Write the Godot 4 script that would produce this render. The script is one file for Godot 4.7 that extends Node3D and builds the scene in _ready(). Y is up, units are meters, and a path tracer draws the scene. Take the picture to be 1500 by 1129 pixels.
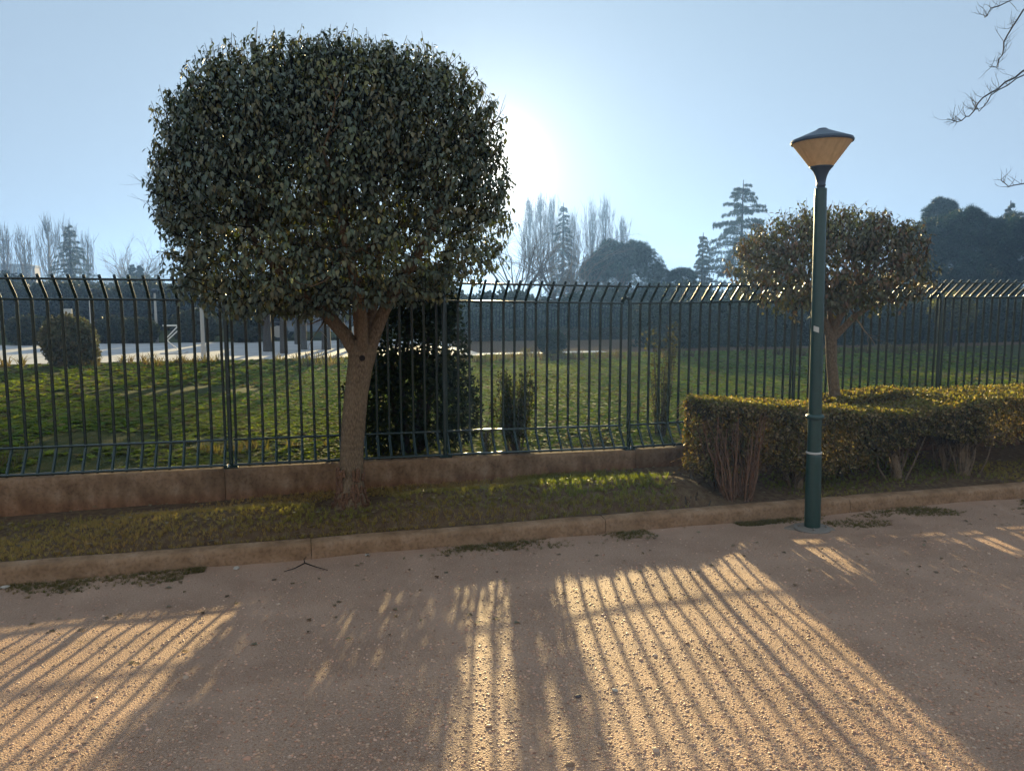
extends Node3D

const EXPOSURE := 3.0
const SUN_AZ := 13.7      # degrees to the right of -z
const SUN_EL := 9.1

var rng := RandomNumberGenerator.new()
var noise := FastNoiseLite.new()
var taken := {}
var M := {}
var leaf_mesh: ArrayMesh
var small_leaf: ArrayMesh
var clump: ArrayMesh
var needles: ArrayMesh
var tuft: ArrayMesh
var rosette: ArrayMesh
var twig_mesh: ArrayMesh
var pebbles := []

# ---------------------------------------------------------------- naming
func numbered(called: String) -> String:
	if not taken.has(called):
		taken[called] = 0
		return called
	taken[called] += 1
	return "%s_%03d" % [called, taken[called]]

func tag(o, label: String, category: String, group := "", kind := ""):
	if label: o.set_meta("label", label)
	if category: o.set_meta("category", category)
	if group: o.set_meta("group", group)
	if kind: o.set_meta("kind", kind)
	return o

func thing(called: String, label: String, category: String, at := Vector3.ZERO, turn := 0.0, group := "") -> Node3D:
	var o := Node3D.new()
	o.name = numbered(called)
	add_child(o)
	o.position = at
	o.rotation.y = turn
	tag(o, label, category, group)
	return o

func put(called: String, mesh: Mesh, m: Material, parent: Node = self, at := Vector3.ZERO) -> MeshInstance3D:
	var o := MeshInstance3D.new()
	if parent == self:
		o.name = numbered(called)
	else:
		var n := called
		var k := 0
		while parent.has_node(NodePath(n)):
			k += 1
			n = "%s_%03d" % [called, k]
		o.name = n
	o.mesh = mesh
	o.material_override = m
	parent.add_child(o, true)
	o.position = at
	return o

# faster naming for long runs of pieces: the caller gives the index
func piece(called: String, k: int, mesh: Mesh, m: Material, parent: Node, t: Transform3D) -> MeshInstance3D:
	var o := MeshInstance3D.new()
	o.name = called if k == 0 else "%s_%03d" % [called, k]
	o.mesh = mesh
	o.material_override = m
	parent.add_child(o, true)
	o.transform = t
	return o

func scatter(called: String, mesh: Mesh, m: Material, parent: Node, where: Array, tint: Array, kind := "") -> MultiMeshInstance3D:
	var mm := MultiMesh.new()
	mm.transform_format = MultiMesh.TRANSFORM_3D
	mm.use_colors = true
	mm.mesh = mesh
	mm.instance_count = where.size()
	for i in where.size():
		mm.set_instance_transform(i, where[i])
		mm.set_instance_color(i, tint[i])
	var o := MultiMeshInstance3D.new()
	o.name = numbered(called) if parent == self else called
	o.multimesh = mm
	o.material_override = m
	parent.add_child(o, true)
	if kind: o.set_meta("kind", kind)
	return o

# the same as one mesh with real faces (for the foliage that belongs to a thing)
func grow(called: String, mesh: Mesh, m: Material, parent: Node, where: Array, tint: Array, kind := "") -> MeshInstance3D:
	var src := mesh.surface_get_arrays(0)
	var sv: PackedVector3Array = src[Mesh.ARRAY_VERTEX]
	var sn: PackedVector3Array = src[Mesh.ARRAY_NORMAL]
	var si := PackedInt32Array(range(sv.size()))
	if src[Mesh.ARRAY_INDEX] != null and src[Mesh.ARRAY_INDEX].size(): si = src[Mesh.ARRAY_INDEX]
	var v := PackedVector3Array()
	var n := PackedVector3Array()
	var c := PackedColorArray()
	var idx := PackedInt32Array()
	idx.resize(si.size() * where.size())
	var k := sv.size()
	var q := si.size()
	var some := PackedColorArray()
	some.resize(k)
	for i in where.size():
		var t: Transform3D = where[i]
		v.append_array(t * sv)
		n.append_array(Transform3D(t.basis.orthonormalized(), Vector3.ZERO) * sn)
		some.fill(tint[i])
		c.append_array(some)
		var base := i * k
		var at := i * q
		for j in q: idx[at + j] = si[j] + base
	var arr := []
	arr.resize(Mesh.ARRAY_MAX)
	arr[Mesh.ARRAY_VERTEX] = v
	arr[Mesh.ARRAY_NORMAL] = n
	arr[Mesh.ARRAY_COLOR] = c
	arr[Mesh.ARRAY_INDEX] = idx
	var am := ArrayMesh.new()
	am.add_surface_from_arrays(Mesh.PRIMITIVE_TRIANGLES, arr)
	var o := put(called, am, m, parent)
	if kind: o.set_meta("kind", kind)
	return o

# ---------------------------------------------------------------- shapes
func begin() -> SurfaceTool:
	var st := SurfaceTool.new()
	st.begin(Mesh.PRIMITIVE_TRIANGLES)
	return st

func tri(st: SurfaceTool, a: Vector3, b: Vector3, c: Vector3):
	st.add_vertex(a); st.add_vertex(b); st.add_vertex(c)

func quad(st: SurfaceTool, a: Vector3, b: Vector3, c: Vector3, d: Vector3):
	tri(st, a, b, c); tri(st, a, c, d)

func smooth(st: SurfaceTool) -> ArrayMesh:
	st.index()
	st.generate_normals()
	return st.commit()

func tube(st: SurfaceTool, pts: Array, radii: Array, sides := 8, caps := true, wob := 0.0):
	st.set_smooth_group(0)
	var rings := []
	var ref := Vector3(0.31, 0.17, 0.93).normalized()
	for i in pts.size():
		var d: Vector3 = (pts[mini(i + 1, pts.size() - 1)] - pts[maxi(i - 1, 0)]).normalized()
		if absf(d.dot(ref)) > 0.97: ref = Vector3(0.9, 0.1, -0.3).normalized()
		var u := d.cross(ref).normalized()
		var v := d.cross(u).normalized()
		var ring := []
		for k in sides:
			var a := TAU * k / sides
			var r: float = radii[i]
			if wob > 0.0:
				r *= 1.0 + wob * noise.get_noise_3d(cos(a) * 60.0, pts[i].y * 90.0, sin(a) * 60.0) + wob * 0.6 * noise.get_noise_3d(cos(a) * 190.0 + 40.0, pts[i].y * 240.0, sin(a) * 190.0)
			ring.append(pts[i] + (u * cos(a) + v * sin(a)) * r)
		rings.append(ring)
	for i in pts.size() - 1:
		for k in sides:
			var n := (k + 1) % sides
			quad(st, rings[i][k], rings[i][n], rings[i + 1][n], rings[i + 1][k])
	if caps:
		st.set_smooth_group(1)
		for k in range(1, sides - 1):
			tri(st, rings[0][0], rings[0][k + 1], rings[0][k])
			var l = rings[-1]
			tri(st, l[0], l[k], l[k + 1])
		st.set_smooth_group(0)

func tube_mesh(pts: Array, radii: Array, sides := 8) -> ArrayMesh:
	var st := begin()
	tube(st, pts, radii, sides)
	return smooth(st)

# profile: array of Vector2(radius, height), bottom to top; each pair of rings is a smooth group of its own when flat
func lathe(profile: Array, seg := 32, crease := true) -> ArrayMesh:
	var st := begin()
	for i in profile.size() - 1:
		st.set_smooth_group(i % 16 if crease else 0)
		var a: Vector2 = profile[i]
		var b: Vector2 = profile[i + 1]
		for k in seg:
			var t := TAU * k / seg
			var u := TAU * (k + 1) / seg
			var p := Vector3(cos(t) * a.x, a.y, sin(t) * a.x)
			var q := Vector3(cos(u) * a.x, a.y, sin(u) * a.x)
			var r := Vector3(cos(u) * b.x, b.y, sin(u) * b.x)
			var s := Vector3(cos(t) * b.x, b.y, sin(t) * b.x)
			if a.x < 1e-5: tri(st, p, s, r)
			elif b.x < 1e-5: tri(st, p, r, q)
			else: quad(st, p, s, r, q)
	return smooth(st)

# a box with chamfered edges
func block(lo: Vector3, hi: Vector3, c := 0.01) -> ArrayMesh:
	var st := begin()
	var cx := (lo + hi) / 2.0
	var h := (hi - lo) / 2.0
	c = minf(c, minf(h.x, minf(h.y, h.z)) * 0.45)
	var i := 0
	for axis in 3:
		for s in [-1.0, 1.0]:
			st.set_smooth_group(i)
			i += 1
			var n := Vector3.ZERO; n[axis] = s
			var u := Vector3.ZERO; u[(axis + 1) % 3] = 1
			var v := Vector3.ZERO; v[(axis + 2) % 3] = 1
			var hu: float = h[(axis + 1) % 3] - c
			var hv: float = h[(axis + 2) % 3] - c
			var o: Vector3 = cx + n * h[axis]
			var p := [o - u * hu - v * hv, o + u * hu - v * hv, o + u * hu + v * hv, o - u * hu + v * hv]
			if s > 0: quad(st, p[0], p[3], p[2], p[1])
			else: quad(st, p[0], p[1], p[2], p[3])
	for a in 3:
		var b := (a + 1) % 3
		var w := (a + 2) % 3
		for sb in [-1.0, 1.0]:
			for sw in [-1.0, 1.0]:
				st.set_smooth_group(i % 30)
				i += 1
				var e0 := cx; var e1 := cx; var f0 := cx; var f1 := cx
				var ha: float = h[a] - c
				e0[a] -= ha; e1[a] += ha; f0[a] -= ha; f1[a] += ha
				e0[b] += sb * h[b]; e1[b] += sb * h[b]; e0[w] += sw * (h[w] - c); e1[w] += sw * (h[w] - c)
				f0[b] += sb * (h[b] - c); f1[b] += sb * (h[b] - c); f0[w] += sw * h[w]; f1[w] += sw * h[w]
				if sb * sw > 0: quad(st, e0, f0, f1, e1)
				else: quad(st, e0, e1, f1, f0)
	for sx in [-1.0, 1.0]:
		for sy in [-1.0, 1.0]:
			for sz in [-1.0, 1.0]:
				var p := cx + Vector3(sx * h.x, sy * (h.y - c), sz * (h.z - c))
				var q := cx + Vector3(sx * (h.x - c), sy * h.y, sz * (h.z - c))
				var r := cx + Vector3(sx * (h.x - c), sy * (h.y - c), sz * h.z)
				if sx * sy * sz > 0: tri(st, p, r, q)
				else: tri(st, p, q, r)
	return smooth(st)

func add_box(st: SurfaceTool, lo: Vector3, hi: Vector3):
	st.append_from(block(lo, hi, 0.004), 0, Transform3D())

# a sheet over x0..x1, z0..z1 whose height comes from f(x, z)
func sheet(x0: float, x1: float, z0: float, z1: float, step: float, f: Callable) -> ArrayMesh:
	var nx := int(ceil((x1 - x0) / step))
	var nz := int(ceil((z1 - z0) / step))
	var v := PackedVector3Array()
	var idx := PackedInt32Array()
	var nr := PackedVector3Array()
	for j in nz + 1:
		for i in nx + 1:
			var x := lerpf(x0, x1, float(i) / nx)
			var z := lerpf(z0, z1, float(j) / nz)
			v.append(Vector3(x, f.call(x, z), z))
	for j in nz + 1:
		for i in nx + 1:
			var a: Vector3 = v[j * (nx + 1) + maxi(i - 1, 0)]
			var b: Vector3 = v[j * (nx + 1) + mini(i + 1, nx)]
			var c: Vector3 = v[maxi(j - 1, 0) * (nx + 1) + i]
			var d: Vector3 = v[mini(j + 1, nz) * (nx + 1) + i]
			nr.append((d - c).cross(b - a).normalized())
	for j in nz:
		for i in nx:
			var a := j * (nx + 1) + i
			idx.append_array(PackedInt32Array([a, a + 1, a + nx + 2, a, a + nx + 2, a + nx + 1]))
	var arr := []
	arr.resize(Mesh.ARRAY_MAX)
	arr[Mesh.ARRAY_VERTEX] = v
	arr[Mesh.ARRAY_NORMAL] = nr
	arr[Mesh.ARRAY_INDEX] = idx
	var m := ArrayMesh.new()
	m.add_surface_from_arrays(Mesh.PRIMITIVE_TRIANGLES, arr)
	return m

# ---------------------------------------------------------------- materials
func lin(r: float, g: float, b: float) -> Color:
	return Color(r, g, b).linear_to_srgb()

func mat(c: Color, rough := 0.8, spec := 0.5, back := Color.BLACK, tinted := false) -> StandardMaterial3D:
	var m := StandardMaterial3D.new()
	m.albedo_color = c
	m.roughness = rough
	m.metallic_specular = spec
	m.vertex_color_use_as_albedo = tinted
	if back != Color.BLACK:
		m.backlight_enabled = true
		m.backlight = back
	return m

func noise_tex(freq: float, stops: Array, seed_: int, size := 512, oct := 5, type := FastNoiseLite.TYPE_SIMPLEX_SMOOTH, stretch := Vector2.ONE) -> ImageTexture:
	var n := FastNoiseLite.new()
	n.noise_type = type
	n.seed = seed_
	n.frequency = freq
	n.fractal_octaves = oct
	n.fractal_gain = 0.58
	var g := Gradient.new()
	g.offsets = PackedFloat32Array(stops.map(func(s): return s[0]))
	g.colors = PackedColorArray(stops.map(func(s): return s[1]))
	var src := n.get_seamless_image(size, size, false, false, 0.4, true)
	var im := Image.create_empty(size, size, false, Image.FORMAT_RGB8)
	for y in size:
		for x in size:
			im.set_pixel(x, y, g.sample(src.get_pixel(x, y).r))
	return ImageTexture.create_from_image(im)

func tri_map(m: StandardMaterial3D, scale: float, world := true, squash := Vector3.ONE):
	m.uv1_triplanar = true
	m.uv1_world_triplanar = world
	m.uv1_scale = squash * scale

func materials():
	# path gravel
	var t := noise_tex(0.06, [[0.0, lin(0.36, 0.205, 0.11)], [0.35, lin(0.485, 0.305, 0.205)], [0.6, lin(0.535, 0.345, 0.24)], [0.85, lin(0.575, 0.385, 0.275)], [1.0, lin(0.62, 0.43, 0.29)]], 11, 1024, 6)
	var h := noise_tex(0.09, [[0.0, Color.BLACK], [1.0, Color.WHITE]], 12, 1024, 5)
	var d := noise_tex(0.012, [[0.0, lin(0.72, 0.68, 0.66)], [0.5, lin(0.9, 0.89, 0.88)], [1.0, lin(1, 1, 1)]], 13, 512, 4)
	var m := mat(Color.WHITE, 0.72, 0.25)
	m.albedo_texture = t
	m.heightmap_enabled = true
	m.heightmap_texture = h
	m.heightmap_scale = 1.3
	tri_map(m, 1.1)
	m.detail_enabled = true
	m.detail_albedo = d
	m.detail_blend_mode = BaseMaterial3D.BLEND_MODE_MUL
	m.detail_uv_layer = BaseMaterial3D.DETAIL_UV_2
	m.uv2_triplanar = true
	m.uv2_world_triplanar = true
	m.uv2_scale = Vector3.ONE * 0.23
	M.path = m
	# soil of the verge and lawn
	m = mat(Color.WHITE, 0.95, 0.2)
	m.albedo_texture = noise_tex(0.03, [[0.0, lin(0.06, 0.036, 0.02)], [0.4, lin(0.115, 0.07, 0.04)], [0.62, lin(0.15, 0.1, 0.055)], [1.0, lin(0.22, 0.16, 0.09)]], 21, 512, 6)
	m.heightmap_enabled = true
	m.heightmap_texture = h
	m.heightmap_scale = 1.5
	tri_map(m, 0.9)
	M.soil = m
	m = mat(Color.WHITE, 0.95, 0.2)
	m.albedo_texture = noise_tex(0.02, [[0.0, lin(0.035, 0.04, 0.01)], [0.45, lin(0.06, 0.07, 0.016)], [0.66, lin(0.08, 0.08, 0.022)], [1.0, lin(0.12, 0.085, 0.038)]], 22, 512, 6)
	m.heightmap_enabled = true
	m.heightmap_texture = h
	m.heightmap_scale = 5.0
	tri_map(m, 0.35)
	M.lawn = m
	# pale paving of the square
	m = mat(Color.WHITE, 0.75, 0.4)
	m.albedo_texture = noise_tex(0.02, [[0.0, lin(0.36, 0.35, 0.34)], [0.5, lin(0.44, 0.43, 0.42)], [1.0, lin(0.52, 0.51, 0.50)]], 23, 256, 5)
	tri_map(m, 0.2)
	M.paving = m
	# concrete of the low wall and of the kerb, stained with red earth
	var ch := noise_tex(0.05, [[0.0, Color.BLACK], [1.0, Color.WHITE]], 33, 512, 5)
	var k := 0
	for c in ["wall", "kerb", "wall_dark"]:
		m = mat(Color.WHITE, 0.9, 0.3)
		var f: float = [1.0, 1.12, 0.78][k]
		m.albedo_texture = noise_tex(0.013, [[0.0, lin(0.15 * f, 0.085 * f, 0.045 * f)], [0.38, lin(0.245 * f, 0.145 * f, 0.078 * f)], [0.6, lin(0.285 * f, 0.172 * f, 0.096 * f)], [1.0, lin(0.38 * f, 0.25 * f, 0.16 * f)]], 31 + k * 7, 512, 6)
		m.heightmap_enabled = true
		m.heightmap_texture = ch
		m.heightmap_scale = 0.35
		tri_map(m, 0.8, true, Vector3(1.6, 0.7, 1.6) if c != "kerb" else Vector3.ONE)
		m.detail_enabled = true
		m.detail_albedo = noise_tex(0.07, [[0.0, lin(0.5, 0.48, 0.46)], [0.45, lin(0.9, 0.9, 0.9)], [1.0, lin(1, 1, 1)]], 51 + k, 256, 4)
		m.detail_blend_mode = BaseMaterial3D.BLEND_MODE_MUL
		m.detail_uv_layer = BaseMaterial3D.DETAIL_UV_2
		m.uv2_triplanar = true
		m.uv2_world_triplanar = true
		m.uv2_scale = Vector3.ONE * 1.7
		m.vertex_color_use_as_albedo = true
		M[c] = m
		k += 1
	# barks
	var bh := noise_tex(0.05, [[0.0, Color.BLACK], [0.45, Color(0.35, 0.35, 0.35)], [1.0, Color.WHITE]], 41, 512, 5)
	for b in [["bark", 0.22, 0.155, 0.095], ["bark_red", 0.2, 0.11, 0.065], ["bark_grey", 0.09, 0.08, 0.07], ["bark_dark", 0.05, 0.04, 0.032]]:
		m = mat(Color.WHITE, 0.92, 0.25)
		m.albedo_texture = noise_tex(0.035, [[0.0, lin(b[1] * 0.35, b[2] * 0.33, b[3] * 0.3)], [0.42, lin(b[1] * 0.85, b[2] * 0.85, b[3] * 0.85)], [0.6, lin(b[1] * 1.15, b[2] * 1.15, b[3] * 1.15)], [1.0, lin(b[1] * 1.7, b[2] * 1.7, b[3] * 1.7)]], 42, 512, 5)
		m.heightmap_enabled = true
		m.heightmap_texture = bh
		m.heightmap_scale = 1.4
		tri_map(m, 2.2, false, Vector3(2.2, 0.7, 2.2))
		M[b[0]] = m
	# green paint
	m = mat(lin(0.006, 0.027, 0.022), 0.22, 0.6)
	m.albedo_texture = noise_tex(0.03, [[0.0, lin(0.6, 0.6, 0.6)], [0.5, lin(0.95, 0.95, 0.95)], [1.0, lin(1, 1, 1)]], 61, 256, 4)
	tri_map(m, 3.0)
	M.green = m
	m = m.duplicate()
	m.albedo_color = lin(0.008, 0.045, 0.036)
	m.roughness = 0.38
	M.pole = m
	M.cap = mat(lin(0.035, 0.055, 0.085), 0.45, 0.5)  # blue cast in the colour stands in for the veil of glare
	M.steel = mat(lin(0.5, 0.47, 0.42), 0.5, 0.5)
	M.paper = mat(lin(0.6, 0.58, 0.52), 0.8, 0.3)
	m = mat(lin(0.95, 0.78, 0.5), 0.28, 0.5, lin(1.0, 0.86, 0.56))
	m.albedo_texture = noise_tex(0.012, [[0.0, lin(0.7, 0.66, 0.6)], [0.5, lin(0.92, 0.9, 0.88)], [1.0, lin(1, 1, 1)]], 62, 256, 4)
	tri_map(m, 3.0, false, Vector3(2.4, 0.5, 2.4))
	M.glass = m
	M.stone = mat(lin(0.36, 0.30, 0.245), 0.55, 0.5, Color.BLACK, true)
	M.pebble = mat(Color.WHITE, 0.52, 0.34, Color.BLACK, true)
	M.footing = mat(lin(0.27, 0.21, 0.16), 0.9, 0.3)
	M.footing.heightmap_enabled = true
	M.footing.heightmap_texture = ch
	M.footing.heightmap_scale = 1.0
	tri_map(M.footing, 2.5)
	# foliage
	M.leaf = mat(Color.WHITE, 0.48, 0.5, lin(0.36, 0.4, 0.14), true)
	M.hedge = mat(Color.WHITE, 0.55, 0.4, lin(1.0, 0.95, 0.35), true)
	M.verge_grass = mat(Color.WHITE, 0.8, 0.15, lin(0.8, 1.0, 0.16), true)
	M.weed = mat(Color.WHITE, 0.7, 0.16, lin(0.85, 1.0, 0.2), true)
	M.grass = mat(Color.WHITE, 0.8, 0.15, lin(0.9, 1.0, 0.25), true)
	M.core = mat(Color.WHITE, 0.8, 0.15, lin(0.12, 0.14, 0.06), true)
	M.far = mat(Color.WHITE, 0.6, 0.4, lin(0.4, 0.45, 0.2), true)
	M.twig = mat(Color.WHITE, 0.85, 0.3, Color.BLACK, true)
	M.bare = mat(lin(0.11, 0.09, 0.075), 0.85, 0.3)
	M.bare_pale = mat(lin(0.16, 0.135, 0.105), 0.85, 0.3)
	M.plaster_sunlit = mat(lin(0.34, 0.27, 0.2), 0.85, 0.3)  # warm ochre tint paints orange sunlight onto the distant walls
	M.plaster_grey = mat(lin(0.25, 0.25, 0.26), 0.85, 0.3)
	M.window = mat(lin(0.04, 0.05, 0.06), 0.12, 0.5)
	M.white = mat(lin(0.7, 0.7, 0.68), 0.5, 0.5)
	M.red = mat(lin(0.4, 0.06, 0.04), 0.6, 0.5)
	M.car = mat(lin(0.03, 0.04, 0.06), 0.25, 0.6)
	M.car.clearcoat_enabled = true
	M.tyre = mat(lin(0.02, 0.02, 0.02), 0.9, 0.3)

# ---------------------------------------------------------------- small meshes
func make_leaf(w: float, curl: float, fold: float) -> ArrayMesh:
	var st := begin()
	st.set_smooth_group(0)
	var ts := [0.0, 0.14, 0.4, 0.75, 1.0]
	var ws := [0.03, 0.08, 1.0, 0.66, 0.0]
	var c := []; var l := []; var r := []
	for i in ts.size():
		var t: float = ts[i]
		var z := -curl * t * t
		var y := t - 0.35 * curl * t * t
		c.append(Vector3(0, y, z))
		l.append(Vector3(-w * ws[i], y, z + fold * ws[i]))
		r.append(Vector3(w * ws[i], y, z + fold * ws[i]))
	for i in ts.size() - 1:
		if i == ts.size() - 2:
			tri(st, l[i], c[i + 1], c[i]); tri(st, c[i], c[i + 1], r[i])
		else:
			quad(st, l[i], l[i + 1], c[i + 1], c[i]); quad(st, c[i], c[i + 1], r[i + 1], r[i])
	return smooth(st)

func make_meshes():
	leaf_mesh = make_leaf(0.235, 0.32, 0.06)
	var st := begin()
	st.set_smooth_group(0)
	# a small leaf: six triangles
	var c := [Vector3(0, 0, 0), Vector3(0, 0.5, 0.03), Vector3(0, 1.0, -0.12)]
	var l := Vector3(-0.33, 0.45, 0.09)
	var r := Vector3(0.33, 0.45, 0.09)
	tri(st, c[0], l, c[1]); tri(st, c[0], c[1], r); tri(st, l, c[2], c[1]); tri(st, c[1], c[2], r)
	small_leaf = smooth(st)
	var pair := begin()
	pair.set_smooth_group(0)
	tri(pair, Vector3.ZERO, Vector3(-0.36, 0.5, 0.08), Vector3(0, 1, -0.1)); tri(pair, Vector3.ZERO, Vector3(0, 1, -0.1), Vector3(0.36, 0.5, 0.08))
	var plain_leaf := smooth(pair)
	# a leafy clump: 10 leaves round a point, of radius about 1
	var g := RandomNumberGenerator.new()
	g.seed = 5
	st = begin()
	for i in 10:
		var d := Vector3(g.randfn(), g.randfn() + 0.3, g.randfn()).normalized()
		var b := frame(d, Vector3(g.randfn(), g.randfn(), g.randfn()), g.randf_range(0.6, 1.0))
		st.append_from(plain_leaf, 0, Transform3D(b, d * g.randf_range(0.0, 0.45)))
	clump = st.commit()
	# a tuft of needles: 16 thin blades, of radius about 1
	st = begin()
	for i in 16:
		var d := Vector3(g.randfn(), g.randfn() * 0.8 + 0.5, g.randfn()).normalized()
		var s := d.cross(Vector3(g.randfn(), g.randfn(), g.randfn())).normalized() * 0.055
		var o := d * g.randf_range(0.0, 0.3)
		st.set_smooth_group(-1)
		tri(st, o - s, o + d * g.randf_range(0.6, 0.95), o + s)
	st.generate_normals()
	needles = st.commit()
	# grass tuft: 9 bent blades, height about 1
	st = begin()
	st.set_smooth_group(0)
	for i in 9:
		var a := g.randf() * TAU
		var o := Vector3(cos(a), 0, sin(a)) * g.randf_range(0.0, 0.35)
		var lean := Vector3(cos(a + g.randf_range(-0.8, 0.8)), 0, sin(a + g.randf_range(-0.8, 0.8))) * g.randf_range(0.2, 0.9)
		var s := Vector3(-sin(a), 0, cos(a)) * 0.05
		var hgt := g.randf_range(0.55, 1.0)
		var p := o + lean * 0.35 + Vector3(0, hgt * 0.6, 0)
		quad(st, o - s, p - s * 0.8, p + s * 0.8, o + s)
		tri(st, p - s * 0.8, o + lean + Vector3(0, hgt, 0), p + s * 0.8)
	tuft = smooth(st)
	# rosette of a low broad-leaved weed: 9 leaves lying outwards, radius about 1
	st = begin()
	for i in 9:
		var a := TAU * i / 9.0 + g.randf_range(-0.3, 0.3)
		var d := Vector3(cos(a), g.randf_range(0.15, 0.9), sin(a)).normalized()
		st.append_from(small_leaf, 0, Transform3D(frame(d, Vector3.UP, g.randf_range(0.6, 1.0)), Vector3(cos(a), 0, sin(a)) * 0.1))
	rosette = st.commit()
	twig_mesh = tube_mesh([Vector3.ZERO, Vector3(0.04, 0.5, 0.02), Vector3(0, 1, 0)], [0.5, 0.4, 0.2], 4)
	for v in 4:
		st = begin()
		var s := SphereMesh.new()
		s.radial_segments = 7
		s.rings = 3
		var arr := s.get_mesh_arrays()
		var vs: PackedVector3Array = arr[Mesh.ARRAY_VERTEX]
		var ix: PackedInt32Array = arr[Mesh.ARRAY_INDEX]
		st.set_smooth_group(-1)
		for i in ix:
			var p: Vector3 = vs[i] * 2.0
			var q := p.snapped(Vector3.ONE * 0.001)
			p *= 1.0 + 0.35 * noise.get_noise_3d(q.x * 60 + v * 100, q.y * 60, q.z * 60)
			p.y *= 0.42
			st.add_vertex(p)
		st.generate_normals()
		pebbles.append(st.commit())

# basis whose y runs along d (length s) and whose z is as near n as can be
func frame(d: Vector3, n: Vector3, s: float) -> Basis:
	var y := d.normalized()
	var x := y.cross(n)
	if x.length() < 1e-3: x = y.cross(Vector3(0.6, 0.5, 0.4))
	x = x.normalized()
	var z := x.cross(y)
	return Basis(x * s, y * s, z * s)

func dir() -> Vector3:
	var v := Vector3(rng.randfn(), rng.randfn(), rng.randfn())
	return v.normalized() if v.length() > 1e-4 else Vector3.UP

func vary(c: Color, amount := 0.25) -> Color:
	var f := 1.0 + rng.randf_range(-amount, amount)
	return Color(c.r * f * (1.0 + rng.randf_range(-0.1, 0.1)), c.g * f, c.b * f)

# ---------------------------------------------------------------- ground heights
func path_y(x: float, z: float) -> float:
	return 0.052 * (z + 4.83) * smoothstep(3.0, -1.0, z) + 0.012 * noise.get_noise_2d(x * 45, z * 45) + 0.006 * noise.get_noise_2d(x * 190 + 77, z * 190)

func verge_y(x: float, z: float) -> float:
	var t := clampf((-5.0 - z) / 1.05, 0, 1)
	var bed := smoothstep(2.9, 3.5, x)
	var swell := lerpf(0.11, 0.138, smoothstep(0.0, 1.0, x)) * smoothstep(-1.9, -0.9, x) * (1.0 - 0.9 * smoothstep(2.7, 3.2, x)) * (1.0 - exp(-Vector2((x - 0.31) * 1.2, z + 5.6).length_squared() / 0.11))
	return lerpf(0.098, 0.125 + 0.012 * clampf(x, -2, 4), t) + swell * (pow(t / 0.28, 0.45) if t < 0.28 else 1.0 - smoothstep(0.28, 0.78, t)) + 0.012 * noise.get_noise_2d(x * 70, z * 70) - 0.01 * bed 

func lawn_y(x: float, z: float) -> float:
	return 0.27 - 0.06 * smoothstep(-8.0, -6.3, z) + 0.03 * noise.get_noise_2d(x * 14, z * 14)

func fence_off(x: float) -> float:
	var xs := [-6.0, -2.0, 1.2, 2.7, 3.7, 4.4, 5.6, 7.0, 12.0]
	var ys := [0.03, 0.02, 0.0, -0.02, -0.02, -0.002, 0.024, 0.035, 0.06]
	for i in xs.size() - 1:
		if x < xs[i + 1]:
			return lerpf(ys[i], ys[i + 1], clampf((x - xs[i]) / (xs[i + 1] - xs[i]), 0, 1))
	return 0.06

# ---------------------------------------------------------------- plants
func branch(st: SurfaceTool, from: Vector3, d: Vector3, length: float, r: float, depth: int, up: float, spread: float, kids: int, sides: int, wander := 0.12):
	var pts := [from]
	var radii := [r]
	var p := from
	var v := d.normalized()
	var n := 4
	for i in n:
		v = (v + dir() * wander + Vector3.UP * up).normalized()
		p += v * length / n
		pts.append(p)
		radii.append(lerpf(r, r * 0.35, float(i + 1) / n))
	tube(st, pts, radii, sides, false)
	if depth <= 0: return
	for k in kids:
		var t := rng.randf_range(0.25, 1.0)
		var i := mini(int(t * n), n - 1)
		var o: Vector3 = pts[i].lerp(pts[i + 1], t * n - i)
		var side := dir()
		side = (side - v * side.dot(v)).normalized()
		branch(st, o, (v + side * spread).normalized(), length * rng.randf_range(0.4, 0.65), radii[i] * 0.55, depth - 1, up, spread, kids, maxi(3, sides - 1), wander)

func bare_tree(called: String, label: String, at: Vector3, height: float, r: float, fork: float, limbs: int, limb_spread: float, up: float, depth: int, kids: int, material: Material, group := "", category := "tree") -> Node3D:
	var t := thing(called, label, category, at, 0.0, group)
	var st := begin()
	var top := height * fork
	tube(st, [Vector3(0, -0.2, 0), Vector3(0, top * 0.5, 0), Vector3(0.02, top, 0)], [r * 1.25, r, r * 0.85], 7)
	put("trunk", smooth(st), material, t)
	st = begin()
	for i in limbs:
		var a := TAU * i / limbs + rng.randf_range(-0.4, 0.4)
		var o := Vector3(0, top * rng.randf_range(0.75, 1.0), 0)
		branch(st, o, Vector3(cos(a) * limb_spread, 1.0, sin(a) * limb_spread), height - o.y - rng.randf_range(0, 0.15) * height, r * 0.55, depth, up, 0.7, kids, 4)
	put("branches", smooth(st), material, t)
	return t

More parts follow.
